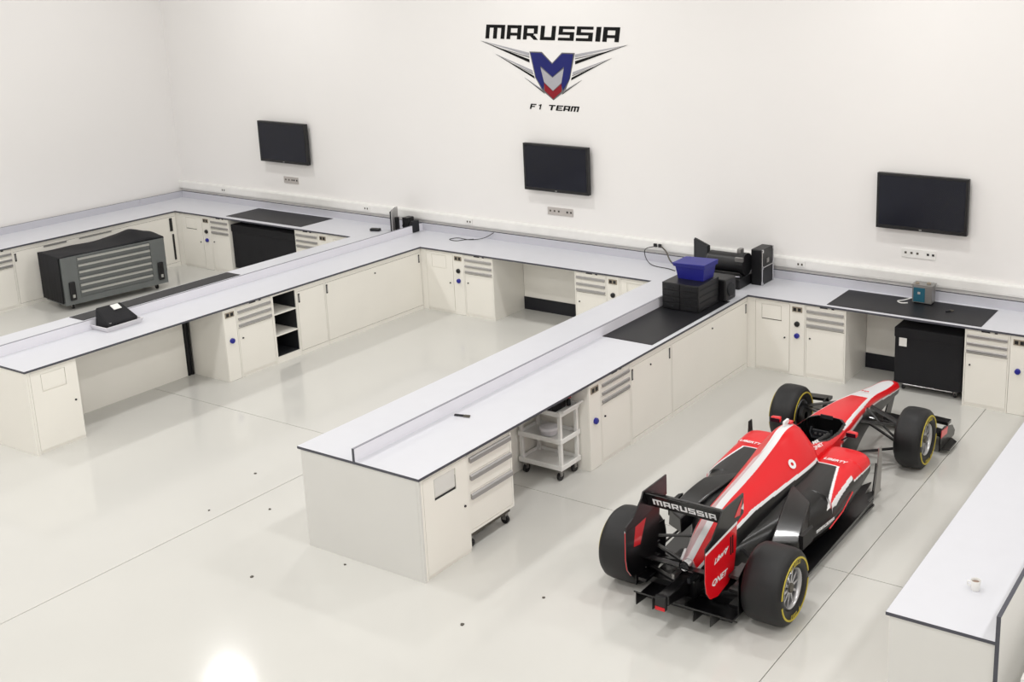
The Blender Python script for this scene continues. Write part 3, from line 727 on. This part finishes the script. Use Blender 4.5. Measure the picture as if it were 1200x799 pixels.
def paint_rear(x, y, z):
    """engine cover and sidepods; depends on plan position only, like the real livery"""
    ax = abs(x)
    if z < .40 and y > 1.2: return BLK
    if -.005 < x < .04 and y < 1.80: return WHT
    if -.12 < x <= -.005 and y < 1.25: return PNK
    if -.05 < x <= -.005 and y < 1.8: return WHT
    inner = ln([(-.3, .09), (.0, .16), (.4, .215), (1.3, .29), (1.80, .325)], y)      # red / black border on the flank
    zl = ln([(-.22, .38), (0, .46), (.27, .54), (.6, .585), (1.3, .61), (1.80, .625)], y)
    if y < 1.80 and (ax > .31 or z < zl):
        # outer red wedge: between diagonal and the pod edge
        dg = ln([(.92, .72), (1.80, .50)], y)
        oe = ln([(.9, .70), (1.2, .672), (2.2, .655)], y)
        if y > .95 and ax > dg:
            if ax > oe+.008 or z < .43: return BLK
            if ax < dg+.024 or ax > oe-.014: return WHT
            return RED
        return BLK
    if y < 1.80 and z < zl+.027: return WHT
    if 1.80 <= y < 1.82 and .30 < ax < .525: return WHT
    if ax > .664 and z < .50: return WHT if z > .485 else BLK
    if z < .5 and ax > .60: return BLK
    return RED
def paint_front(x, y, z):
    ax = abs(x)
    zt = ztop(y)
    if z < ln([(1.8, .36), (2.3, .42), (2.6, .53), (3.4, .54), (3.9, .47), (4.3, .40), (4.8, .33)], y): return BLK
    if z < ln([(1.8, .372), (2.3, .432), (2.6, .545), (3.4, .555), (3.9, .487), (4.3, .417), (4.8, .34)], y): return WHT
    wt_ = ln([(2.7, .225), (3.3, .165), (3.75, .11), (3.95, .10)], y)
    if z > zt-.05 and 2.62 < y < 3.80 and wt_-.02 < ax < wt_+.012: return WHT
    if z > zt-.04 and 3.62 < y < 4.70:
        lim = ln([(3.62, .13), (3.95, .105), (4.5, .085), (4.62, .07), (4.70, .02)], y)
        if y < 3.80:
            return WHT if ax < lim and y > 3.66+ax*.2 else RED
        if ax < lim: return WHT
    return RED
def grid_obj(name, rows, paint, parent, mname='livery', caps=(True, True), label=None):
    n = len(rows[0]); vs = [p for r in rows for p in r]; fs = []
    for i in range(len(rows)-1):
        for k in range(n-1): fs.append((i*n+k, i*n+k+1, (i+1)*n+k+1, (i+1)*n+k))
    if caps[0]: fs.append(tuple(range(n))[::-1])
    if caps[1]: fs.append(tuple(range((len(rows)-1)*n, len(rows)*n)))
    me = bpy.data.meshes.new(name); me.from_pydata(vs, [], fs); me.update()
    me.materials.append(MT[mname])
    if paint:
        at_ = me.color_attributes.new('Livery', 'FLOAT_COLOR', 'POINT'); buf = []
        for v in vs: buf += [*paint(*v), 1]
        at_.data.foreach_set('color', buf)
    bm = bmesh.new(); bm.from_mesh(me); bmesh.ops.recalc_face_normals(bm, faces=bm.faces); bm.to_mesh(me); bm.free()
    me.polygons.foreach_set('use_smooth', [True]*len(me.polygons))
    try: me.set_sharp_from_angle(angle=math.radians(50))
    except Exception: pass
    o = bpy.data.objects.new(name, me); COL.objects.link(o); o.parent = parent
    if label: o['label'] = label
    return o
def interp_profile(P, n):
    """smooth curve through control points (Catmull-Rom), about n samples"""
    out = []; m = len(P)-1; k = n//m
    for i in range(m):
        p0, p1, p2, p3 = P[max(i-1, 0)], P[i], P[i+1], P[min(i+2, m)]
        for s in range(k):
            u = s/k
            out.append(tuple(.5*((2*p1[j])+(p2[j]-p0[j])*u+(2*p0[j]-5*p1[j]+4*p2[j]-p3[j])*u*u+(3*p1[j]-p0[j]-3*p2[j]+p3[j])*u**3) for j in (0, 1)))
    out.append(P[-1]); return out
# --- engine cover:   y, ridge z, w1, z1, w2, z2, w3, z3
EC = [(-.22, .50, .04, .47, .08, .40, .10, .28), (0, .62, .05, .57, .13, .46, .16, .28), (.27, .74, .05, .69, .18, .54, .24, .28), (.7, .81, .05, .75, .205, .60, .31, .28),
      (1.04, .86, .06, .79, .235, .62, .38, .28), (1.4, .92, .085, .85, .27, .64, .42, .28), (1.62, .965, .11, .90, .29, .65, .42, .28), (1.80, .955, .12, .89, .29, .65, .40, .28), (1.86, .935, .115, .87, .28, .64, .38, .28)]
rows = []
for i in range(381):
    y = -.22+2.08*i/380; zr, w1_, z1_, w2_, z2_, w3_, z3_ = cr(EC, y)
    half = interp_profile([(0, zr), (w1_, z1_), (w2_, z2_), (w3_, z3_)], 180)
    rows.append([(-a, y, b) for a, b in half[::-1]]+[(a, y, b) for a, b in half[1:]])
grid_obj('engine_cover', rows, paint_rear, car)
# airbox mouth
m = MB(); ring = []
for k in range(24):
    a = 2*math.pi*k/24; ring.append((.085*math.cos(a), 1.8635, .845+.065*math.sin(a)))
MB().add(ring+[(p[0]*.7, 1.866, .845+(p[2]-.845)*.7) for p in ring], [tuple(range(24))[::-1]]+[(i, (i+1) % 24, 24+(i+1) % 24, 24+i) for i in range(24)]+[tuple(range(24, 48))]).build('air_intake', 'cockpit', car)
# camera pod on the airbox
MB().box(-.035, .035, 1.76, 1.82, .96, .985).build('camera_pod', 'carred', car, .01)
MB().box(-.012, .012, 1.66, 1.76, .98, 1.02).build('camera_pod', 'carwhite', car, .004, label='white camera pod')
# --- sidepods
SP = [(.05, .06, .20, .10, .40), (.3, .08, .30, .09, .43), (.6, .10, .44, .08, .47), (.95, .12, .60, .08, .52), (1.3, .14, .675, .09, .565), (1.7, .16, .69, .11, .60), (2.05, .20, .69, .18, .62), (2.22, .24, .685, .24, .615), (2.28, .28, .66, .28, .585)]
def even(row, n):
    d = [0]
    for i in range(1, len(row)): d.append(d[-1]+math.dist(row[i], row[i-1]))
    out = []; k = 0
    for i in range(n+1):
        t = d[-1]*i/n
        while k < len(row)-2 and d[k+1] < t: k += 1
        u = (t-d[k])/max(1e-9, d[k+1]-d[k]); out.append(tuple(row[k][j]+(row[k+1][j]-row[k][j])*min(1, max(0, u)) for j in range(3)))
    return out
def se(a, e): return math.copysign(abs(a)**e, a)
for sd in (1, -1):
    rows = []
    for i in range(321):
        y = .05+2.23*i/320; xi, xo, zb, zt = cr(SP, y); cx, cz, a, b = (xi+xo)/2, (zb+zt)/2, (xo-xi)/2, (zt-zb)/2
        row = []
        for k in range(241):
            th = 2*math.pi*k/240-math.pi/2
            px, pz = cx+a*se(math.cos(th), .42), cz+b*se(math.sin(th), .42)
            if pz > cz: pz -= .10*max(0, (px-cx)/a)**2*(.5 if y > 1.3 else 1)*(1 if y < 2 else .6)
            else: px -= max(0, (cz-pz)/b)*.10*max(0, (px-cx)/a)
            row.append((sd*px, y, pz))
        rows.append(even(row, 260))
    sp_ = grid_obj('sidepod', rows, paint_rear, car)
    MB().prism([(sd*.31, .31), (sd*.62, .33), (sd*.635, .53), (sd*.32, .55)], 2.279, 2.286, 'y').build('radiator_intake', 'cockpit', sp_)
    # exhaust chute on the rear shoulder
    m = MB(); st = []
    for j in range(13):
        u = j/12; cxx = .40+.155*u; hw = .145-.045*u; zt = .590-.05*u-.10*u*u; y = 1.18-.68*u; sk = .12*(1-1.6*u)
        st.append([(sd*(cxx-hw-.012), y+sk, zt-.14), (sd*(cxx-hw), y+sk, zt), (sd*(cxx+hw), y-sk, zt-.02), (sd*(cxx+hw+.012), y-sk, zt-.17)])
    m.add([p for s in st for p in s], [(j*4+k, j*4+k+1, (j+1)*4+k+1, (j+1)*4+k) for j in range(12) for k in range(3)]+[tuple(range(4)), tuple(range(48, 52))], True)
    ex = m.build('exhaust_fairing', 'carbon', sp_, .012)
    MB().prism([(sd*.64, .60), (sd*.685, .60), (sd*.69, .80), (sd*.66, .84)], .34, .47).build('exhaust_outlet', 'cockpit', sp_)
    # vane at the pod shoulder and turning vane ahead of it
    MB().prism([(2.24, .14), (2.42, .14), (2.44, .45), (2.42, .63), (2.35, .63), (2.33, .45)], sd*.715, sd*.728, 'x').build('side_vane', 'carbon' if sd < 0 else 'steel', car, .003)  # right vane coloured bright metal to imitate the floor's reflection
    MB().prism([(2.52, .05), (2.66, .05), (2.70, .30), (2.60, .34)], sd*.60, sd*.61, 'x').build('turning_vane', 'carbon', car)
    MB().prism([(2.70, .26), (2.76, .27), (2.76, .36), (2.71, .36)], sd*.595, sd*.607, 'x').build('vane_tip', 'carred', car, label='red vane tip')
    # mirrors
    mr = MB().prism([(sd*.36, 2.37), (sd*.48, 2.36), (sd*.48, 2.42), (sd*.38, 2.44)], .675, .725).build('mirror', 'carred', car, .015)
    MB().box(min(sd*.37, sd*.47), max(sd*.37, sd*.47), 2.352, 2.359, .68, .72).build('mirror_glass', 'screen', mr)
    MB().tube([(sd*.30, 2.42, .60), (sd*.40, 2.40, .68)], .009, 6).build('mirror_stalk', 'carbon', mr)
# --- monocoque and nose with cockpit opening
def ztop(y): return cr([(1.7, .70), (2.0, .70), (2.3, .665), (2.75, .655), (3.1, .645), (3.45, .62), (3.9, .555), (4.3, .485), (4.6, .445), (4.76, .41), (4.80, .37)], y)[0]
MC = [(1.7, .30, .08), (2.1, .30, .08), (2.6, .27, .10), (2.9, .245, .16), (3.3, .20, .26), (3.7, .165, .31), (4.1, .145, .315), (4.5, .125, .31), (4.72, .11, .30), (4.80, .06, .32)]
def opening(y):
    if y < 1.95 or y > 2.80: return 0
    return ln([(1.95, .10), (2.06, .17), (2.22, .222), (2.52, .228), (2.72, .20), (2.80, .13)], y)
rows = []
ny = 440
for i in range(ny+1):
    y = 1.7+3.1*i/ny; hw, zb = cr(MC, y); zt = ztop(y); row = []
    ow = opening(y)
    # top: flat with rounded shoulders; sampled evenly in x so that stripes stay crisp
    crown = .018
    for k in range(-14, 1): row.append((-hw*.93, y, zb+(zt-.05-zb)*(k+14)/14))
    for k in range(1, 100):
        x = -hw*.93+2*hw*.93*k/100; r = abs(x)/(hw*.93)
        z = zt-crown*r*r-.045*max(0, (r-.78)/.22)**2
        if ow and abs(x) < ow:
            z = .30 if abs(x) < ow-.012 else z
        row.append((x, y, z))
    for k in range(0, 15): row.append((hw*.93, y, zt-.05-(zt-.05-zb)*k/14))
    # bulge the sides a little
    row = [(a*(1+.05*math.sin(math.pi*min(1, max(0, (c-zb)/(zt-zb))))), b, c) for a, b, c in row]
    rows.append(row)
def pf(x, y, z):
    op = max(opening(y), opening(y-.02), opening(y+.02))
    if op and abs(x) < op+.014: return lin((14, 14, 15))
    return paint_front(x, y, z)
mono = grid_obj('monocoque', rows, pf, car)
MB().prism([(-.295, 1.72), (.295, 1.72), (.26, 2.6), (.19, 3.3), (.13, 4.1), (.10, 4.7), (-.10, 4.7), (-.13, 4.1), (-.19, 3.3), (-.26, 2.6)], .10, .30).build('keel', 'carbon', car) if False else None
# cockpit details
MB().prism([(-.19, 2.02), (.19, 2.02), (.16, 2.28), (-.16, 2.28)], .305, .48).build('seat', 'cockpit', mono, .02)
MB().tube([(-.10, 2.10, .62), (-.14, 2.22, .635), (-.165, 2.40, .635)], .028, 8).build('headrest', 'cockpit', mono); MB().tube([(.10, 2.10, .62), (.14, 2.22, .635), (.165, 2.40, .635)], .028, 8).build('headrest', 'cockpit', mono)
sw = MB().tube([(-.11, 2.60, .60), (-.12, 2.585, .55), (-.09, 2.57, .50), (.09, 2.57, .50), (.12, 2.585, .55), (.11, 2.60, .60)], .014, 8); sw.box(-.085, .085, 2.57, 2.595, .515, .585); sw.build('steering_wheel', 'dark', mono)
for a in (-.05, 0, .05): MB().box(a-.012, a+.012, 2.562, 2.57, .54, .56).build('button', 'steel', mono)
MB().box(-.07, .07, 2.73, 2.742, .656, .70).build('windscreen', 'dark', mono, .004)
# --- floor, plank, diffuser
fp = [(.45, -.30), (.45, .36), (.66, .40), (.70, .9), (.72, 2.05), (.73, 2.25), (.64, 2.30), (.66, 2.62), (.56, 2.44), (.52, 2.72), (.42, 2.50), (.26, 2.52), (.22, 3.02)]
MB().prism([(a, b) for a, b in fp]+[(-a, b) for a, b in fp[::-1]], .045, .065).build('underfloor', 'carbon', car)
MB().box(-.15, .15, -.2, 3.0, .025, .045).build('plank', 'dark', car)
for sd in (1, -1):
    MB().prism([(.5, .066), (2.25, .066), (2.28, .11), (1.6, .10), (.6, .085)], sd*.70, sd*.712, 'x').build('floor_fence', 'carbon', car)
    MB().tube([(sd*.705, 1.15, .30), (sd*.71, 1.45, .34), (sd*.70, 1.72, .42)], .006, 6).build('side_stripe', 'carred', car, label='thin red side stripe')
m = MB(); m.add([(-.5, -.30, .06), (.5, -.30, .06), (.38, -.50, .20), (-.38, -.50, .20), (-.5, -.30, .075), (.5, -.30, .075), (.38, -.50, .215), (-.38, -.50, .215)], [(0, 1, 2, 3), (7, 6, 5, 4), (0, 4, 5, 1), (2, 6, 7, 3), (1, 5, 6, 2), (0, 3, 7, 4)])
m.build('diffuser', 'carbon', car)
for a in (-.36, -.2, .19, .35): MB().prism([(-.30, .07), (-.50, .20), (-.50, .09)], a, a+.008, 'x').build('diffuser_fence', 'carbon', car)
# gearbox, crash structure, rear lamp, exhaust
MB().prism([(-.30, .16), (.5, .14), (.5, .42), (.0, .40), (-.30, .33)], -.10, .10, 'x').build('gearbox', 'carbon', car, .02)
MB().prism([(-.66, .27), (-.25, .20), (-.25, .34), (-.66, .36)], -.055, .055, 'x').build('crash_structure', 'carbon', car, .015)
rl = MB().box(-.05, .05, -.70, -.66, .24, .37).build('rear_lamp', 'black', car, .01); box('lens', 'red', rl, -.045, .045, -.705, -.70, .245, .275)
ex = MB().lathe([(-.30, .050), (-.30, .042), (-.22, .040), (-.10, .055), (.02, .05)], (0, 0, .44), 'y', 24).build('exhaust_pipe', 'chrome', car)
MB().tube([(-.14, -.02, .42), (-.10, -.16, .40), (-.03, -.20, .42)], .022, 8).build('exhaust_collector', 'chrome', car)
# --- rear wing
def foil(chord, th, camber, n=10):
    up_, lo = [], []
    for i in range(n+1):
        t = i/n; y = -chord*t; c = -camber*4*t*(1-t); e = th*(math.sqrt(t)*1.4-t*1.2-.2*t*t)
        up_.append((y, c+e)); lo.append((y, c-e*.6))
    return up_+lo[::-1][1:-1]
def wing(name, m_, parent, x0, x1, y, z, chord, th, camber, ang, label=None):
    P = foil(chord, th, camber); ca, sa = math.cos(ang), math.sin(ang)
    return MB().prism([(y+a*ca+b*sa, z-a*sa+b*ca) for a, b in P], x0, x1, 'x').build(name, m_, parent, label=label)
rw = wing('wing_main_plane', 'carbon', car, -.365, .365, 0.02, .87, .27, .03, .03, .22)
rf = wing('wing_flap', 'carbon', car, -.365, .365, -.245, .895, .15, .02, .006, 1.2)
wing('beam_wing', 'carbon', car, -.365, .365, -.20, .40, .20, .02, .02, .4)
# lettering on the flap back
def stroke_text(word, width, height):
    m = MB(); adv = []; x = 0
    for ch in word:
        B, w_ = letter_polys(ch); adv.append((x, B)); x += w_+.22
    tot = x-.22
    for x0, B in adv:
        for P in B: m.prism([((x0+p[0])/tot*width, p[1]*height) for p in P], -.002, 0, 'y')
    return m
upv = Vector((0, -math.cos(1.2), math.sin(1.2))); nb = Vector((0, -upv.z, upv.y)); b0 = Vector((0, -.245, .895))+nb*.016
pl = [b0+upv*.012, b0+upv*.148, b0+upv*.148-nb*.014, b0+upv*.012-nb*.014]
MB().prism([(p.y, p.z) for p in pl], -.366, .366, 'x').build('rear_strip', 'carbon', rf)
xf(stroke_text('MARUSSIA', .60, .062), frame(None, (1, 0, 0), upv, (-.30, (b0+upv*.045+nb*.001).y, (b0+upv*.045+nb*.001).z))).build('lettering', 'carwhite', rf, label='white team name lettering')
for sd in (1, -1):
    up_poly = [(.05, 1.045), (-.33, 1.045), (-.37, .98), (-.62, .80), (-.62, .78), (-.08, .80), (-.06, .84), (.05, .86)]
    lo_poly = [(-.08, .799), (-.62, .779), (-.62, .55), (-.60, .44), (-.54, .37), (-.42, .34), (-.24, .36), (-.14, .42), (-.10, .55)]
    # split along the diagonal white line from (-.62,.80) rear to (-.05,.82)
    x0, x1 = sorted((sd*.367, sd*.380))
    U_ = [(.05, 1.05), (-.33, 1.05), (-.36, 1.0), (-.50, .88), (-.61, .845), (-.615, .80), (-.07, .835), (.05, .87)]
    L_ = [(-.07, .833), (-.615, .797), (-.62, .56), (-.60, .45), (-.54, .37), (-.42, .335), (-.24, .36), (-.13, .43), (-.09, .6)]
    e = MB().prism(U_, x0, x1, 'x').build('endplate', 'carbon', car, label='black upper endplate')
    xm = sd*.374
    l = MB().prism(L_, min(xm, sd*.380), max(xm, sd*.380), 'x').build('endplate', 'carred', car, label='red lower endplate')
    MB().prism(L_, min(xm, sd*.367), max(xm, sd*.367), 'x').build('inner_skin', 'carbon', l, label='black inner skin')
    MB().prism([(-.30, .80), (-.47, .79), (-.50, .62), (-.40, .60)], min(sd*.366, sd*.3675), max(sd*.366, sd*.3675), 'x').build('inner_patch', 'carred', l, label='red patch on the inner skin')
    xo = sd*.382
    MB().prism([(-.07, .85), (-.615, .81), (-.615, .79), (-.07, .825)], min(sd*.378, sd*.382), max(sd*.378, sd*.382), 'x').build('white_line', 'carwhite', e, label='white diagonal line')
    for k in range(2): MB().box(min(xo-.003, xo), max(xo+.003, xo), -.16-.035*k, -.145-.035*k, .60, .76).build('louvre', 'cockpit', l)
    if sd > 0:
        xf(text_mb('QNET', .26, .062, .2, .02), frame(None, (0, 1, -.05), (0, .25, 1), (.382, -.52, .46))).build('lettering', 'carwhite', l, label='white sponsor lettering')
        xf(text_mb('Liberty', .24, .062, .2, .02), frame(None, (0, 1, .1), (0, .25, 1), (.382, -.48, .63))).build('lettering', 'carwhite', l, label='white sponsor lettering')
        MB().prism([(-.12, .90), (-.02, .88), (.03, 1.02), (-.04, .97)], .381, .383, 'x').build('flash', 'carred', e, label='red flash')
        MB().prism([(.0, .93), (.045, .90), (.045, .96)], .381, .383, 'x').build('flash', 'carwhite', e, label='white flash')
# --- wheels
def wheel(x, y, width, sd, label):
    """x = outer face, sd=+1 right"""
    R_ = .328; w_ = width
    t0 = bpy.data.objects.new('wheel', None); COL.objects.link(t0); t0.parent = car; t0.location = (x, y, R_); t0.rotation_euler = (0, 0, 0)
    t0['label'] = label
    def L(p): return [(-sd*a, r) for a, r in p]
    prof = [(.035, .178), (.012, .195), (.0, .225), (.002, .268), (.018, .300), (.045, .320), (.09, .327), (w_/2, .328), (w_-.09, .327), (w_-.045, .320), (w_-.018, .300), (w_-.002, .268), (w_, .225), (w_-.012, .195), (w_-.035, .178)]
    MB().lathe(L(prof), (0, 0, 0), 'x', 64, True).build('tyre', 'rubber', t0)
    if w_ > .2:
        for face in ((0, 1) if (sd < 0 and y > 1) else (0,)):
            o_ = -.003 if face == 0 else w_+.003
            s_ = 1 if face == 0 else -1
            m = MB(); n = 72; vs = []; fs = []
            for k in range(n):
                a = 2*math.pi*k/n
                for r, d in ((.252, -.0), (.268, -.0), (.268, .006), (.252, .006)):
                    vs.append((-sd*(o_+s_*(d-.001)), r*math.cos(a), r*math.sin(a)))
            for k in range(n):
                if k % 36 in (0, 1, 35): continue
                j = (k+1) % n
                for q in range(4): fs.append((k*4+q, k*4+(q+1) % 4, j*4+(q+1) % 4, j*4+q))
            m.add(vs, fs); bnd = m.build('sidewall_band', 'yellow', t0)
            if face == 0:
                for word, ph in (('PIRELLI', math.pi/2), ('P ZERO', -math.pi/2)):
                    M_ = MB()
                    for i, ch in enumerate(word):
                        if ch == ' ': continue
                        a = ph-sd*(i-(len(word)-1)/2)*.135
                        rad = Vector((0, math.cos(a), math.sin(a))); tan = Vector((0, math.sin(a), -math.cos(a)))*sd
                        tm = text_mb(ch, .022 if ch != 'I' else .007, .036, 0, .03, .0015)
                        org = rad*.213-tan*(.011)+Vector((sd*.004, 0, 0))
                        mm = Matrix((tan, -Vector((sd, 0, 0)), rad)).transposed().to_4x4(); mm.translation = org
                        xf(tm, mm); M_.add(tm.v, tm.f)
                    M_.build('lettering', 'yellow', t0, label='yellow tyre lettering')
    rim = [(.030, .180), (.018, .172), (.03, .160), (.06, .155), (w_-.06, .155), (w_-.03, .160), (w_-.02, .172), (w_-.03, .180)]
    rm = MB().lathe(L(rim), (0, 0, 0), 'x', 48, True).build('rim', 'rim', t0)
    MB().lathe(L([(.10, .153), (.11, .153)]), (0, 0, 0), 'x', 32).build('brake_drum', 'cockpit', t0)
    for k in range(10):
        a = 2*math.pi*k/10; c_, s_ = math.cos(a), math.sin(a)
        m = MB()
        P = [(.04, -.013), (.16, -.009), (.16, .009), (.04, .013)]
        d0, d1 = sorted((-sd*.045, -sd*.075))
        vs = [(dx, p[0]*c_-p[1]*s_, p[0]*s_+p[1]*c_) for dx in (d0, d1) for p in P]
        m.add(vs, [(0, 1, 2, 3), (7, 6, 5, 4), (0, 4, 5, 1), (1, 5, 6, 2), (2, 6, 7, 3), (3, 7, 4, 0)]); m.build('spoke', 'rim', rm)
    MB().lathe(L([(.03, .018), (.028, .038), (.08, .048)]), (0, 0, 0), 'x', 20).build('wheel_nut', 'gap', rm)
    MB().lathe(L([(w_-.02, .05), (w_-.02, .14), (w_+.03, .135), (w_+.03, .05)]), (0, 0, 0), 'x', 28, True).build('brake_duct', 'carbon', t0)
    return t0
wheel(.882, 0, .372, 1, 'wide right rear wheel'); wheel(-.882, 0, .372, -1, 'wide left rear wheel')
wheel(.882, 3.452, .305, 1, 'right front wheel'); wheel(-.882, 3.452, .305, -1, 'left front wheel')
# --- suspension arms (flattened tubes)
def arm(a, b, wd=.045, th=.012, m_='carbon', name='suspension_arm'):
    a, b = Vector(a), Vector(b); d = (b-a).normalized(); s_ = Vector((0, 1, 0)); s_ = (s_-d*s_.dot(d)).normalized(); n_ = d.cross(s_)
    P = [(-wd/2, 0), (-wd/4, th/2), (wd/4, th/2), (wd/2, 0), (wd/4, -th/2), (-wd/4, -th/2)]
    vs = [p+s_*u+n_*v for p in (a, b) for u, v in P]
    return MB().add(vs, [tuple(range(6)), tuple(range(6, 12))[::-1]]+[(i, (i+1) % 6, 6+(i+1) % 6, 6+i) for i in range(6)]).build(name, m_, car)
for sd in (1, -1):
    arm((sd*.15, 3.62, .52), (sd*.58, 3.46, .44), .10, .02); arm((sd*.19, 3.20, .50), (sd*.58, 3.44, .44), .06, .018)
    arm((sd*.13, 3.60, .33), (sd*.58, 3.46, .20), .06, .016); arm((sd*.24, 2.85, .28), (sd*.60, 3.40, .20), .05, .016)
    arm((sd*.56, 3.44, .24), (sd*.17, 3.45, .56), .035, .02, name='push_rod'); arm((sd*.16, 3.55, .42), (sd*.60, 3.60, .36), .045, .014, name='track_rod')
    arm((sd*.10, .42, .36), (sd*.52, .04, .44), .05, .016); arm((sd*.10, -.12, .36), (sd*.52, -.02, .44), .05, .016)
    arm((sd*.10, .45, .20), (sd*.52, .03, .20), .06, .016); arm((sd*.08, -.18, .18), (sd*.52, -.04, .20), .06, .016); arm((sd*.10, .1, .26), (sd*.52, 0, .24), .06, .03, name='drive_shaft')
    MB().box(min(sd*.50, sd*.56), max(sd*.50, sd*.56), -.14, .20, .12, .50).build('upright', 'carbon', car, .03)
# --- front wing
m = MB(); m.prism([(sd_*a, b) for sd_, a, b in [(1, .10, 4.52), (1, .25, 4.50), (1, .88, 4.30), (1, .88, 4.12), (1, .25, 4.24), (-1, .25, 4.24), (-1, .88, 4.12), (-1, .88, 4.30), (-1, .25, 4.50), (-1, .10, 4.52)]], .085, .10)
m.build('front_wing_plane', 'carbon', car)
for sd in (1, -1):
    for (y0, z0, dz, ch) in ((4.17, .12, .05, .13), (4.07, .165, .06, .12)):
        vs = []
        for a, yo in ((.27, .0), (.87, -.06)):
            vs += [(sd*a, y0+yo, z0), (sd*a, y0+yo-ch, z0+dz), (sd*a, y0+yo-ch, z0+dz+.008), (sd*a, y0+yo, z0+.010)]
        MB().add(vs, [(0, 1, 2, 3), (7, 6, 5, 4), (0, 4, 5, 1), (1, 5, 6, 2), (2, 6, 7, 3), (3, 7, 4, 0)]).build('front_flap', 'carbon', car)
    ep_ = MB().prism([(3.82, .05), (4.36, .05), (4.38, .10), (4.28, .20), (4.0, .285), (3.84, .285)], sd*.885, sd*.897, 'x').build('front_endplate', 'carbon', car)
    MB().prism([(3.84, .20), (4.06, .18), (4.08, .255), (3.86, .28)], sd*.898, sd*.902, 'x').build('red_patch', 'carred', ep_, label='red patch')
    MB().prism([(sd*.90, 3.84), (sd*.985, 3.90), (sd*.985, 4.16), (sd*.90, 4.24)], .05, .062).build('foot_plate', 'carbon', ep_)
    MB().prism([(sd*.55, 4.24), (sd*.90, 4.20), (sd*.90, 4.08), (sd*.55, 4.12)], .26, .295).build('cascade', 'carbon', car); MB().prism([(3.99, .16), (4.15, .16), (4.15, .31), (4.02, .31)], sd*.57, sd*.58, 'x').build('cascade_plate', 'carbon', car)
    MB().prism([(4.20, .09), (4.44, .09), (4.62, .34), (4.42, .36)], sd*.085, sd*.10, 'x').build('nose_pylon', 'carbon', car)
# --- decals on the engine cover and pods
def decal(mb, ux, uz, org, m_='carwhite', nm='lettering', label='white lettering'):
    return xf(mb, frame(None, ux, uz, org)).build(nm, m_, car, label=label)
def flank_pt(y, t):
    """point and frame on the right engine-cover flank; t from ridge (0) to valley (1)"""
    zr, w1_, z1_, w2_, z2_, w3_, z3_ = cr(EC, y); return Vector((w1_+(w2_-w1_)*t, y, z1_+(z2_-z1_)*t))
def on_flank(mb, y, t, off=.012):
    p = flank_pt(y, t); ux = (flank_pt(y+.05, t)-flank_pt(y-.05, t)).normalized(); uz = (flank_pt(y, t-.1)-flank_pt(y, t+.1)).normalized()
    n_ = ux.cross(uz).normalized()
    if n_.x < 0: n_ = -n_
    uy = -n_; mm = Matrix((ux, uy, uz)).transposed().to_4x4(); mm.translation = p+n_*off
    return xf(mb, mm)
m = MB(); n = 20; vs = []
for r in (.048, .018):
    for k in range(n): vs.append((r*math.cos(2*math.pi*k/n), -.002, r*math.sin(2*math.pi*k/n)))
m.add(vs, [(k, (k+1) % n, n+(k+1) % n, n+k) for k in range(n)]); on_flank(m, 1.40, .62, .016).build('roundel', 'carwhite', car, label='white roundel')
xf(text_mb('MR', .09, .035, .2, .02), frame(None, (.35, .94, 0), (-.75, .28, .55), (.20, 1.93, .720))).build('lettering', 'carwhite', car, label='small white lettering')
xf(text_mb('QNET', .16, .045, .2, .02), frame(None, (.25, .97, 0), (-.85, .22, .45), (.245, 1.86, .695))).build('lettering', 'carwhite', car, label='small white lettering')
for sd in (1, -1):
    o_ = xf(text_mb('LIBERTY', .24, .045, .2, .02), Matrix(((1, 0, 0, min(sd*.34, sd*.58)), (0, 0, 1, 1.85), (0, -1, 0, .632), (0, 0, 0, 1)))).build('lettering', 'carwhite', car, label='small white lettering on sidepod')
xf(text_mb('MR', .09, .03, .2, .02), Matrix(((1, 0, 0, -.05), (0, 0, 1, 3.86), (0, -1, 0, .578), (0, 0, 0, 1)))).build('lettering', 'carred', car, label='small red lettering on nose')

xf(stroke_text('MARUSSIA', .30, .026), frame(None, (.16, .98, .06), (-.1, 0, 1), (.650, .98, .315))).build('lettering', 'carwhite', car, label='small white lettering low on the sidepod')
for sd in (1, -1):
    for z0 in (.16, .30, .43): MB().prism([(-.26, z0), (-.02, z0+.01), (-.02, z0+.02), (-.26, z0+.03)], sd*.40, sd*.50, 'x').build('brake_winglet', 'carbon', car)
    MB().prism([(-.28, .12), (.22, .12), (.22, .52), (-.05, .56), (-.28, .46)], sd*.492, sd*.500, 'x').build('brake_shroud', 'carbon', car, .004)
MB().prism([(-.1, .07), (.46, .07), (.46, .13), (-.1, .13)], -.46, .46, 'x').build('rear_deck', 'carbon', car)
for a in (-.09, .06): MB().box(a, a+.03, -.36, -.05, .33, .38).build('hydraulic_block', 'steel' if a < 0 else 'dark', car, .006)
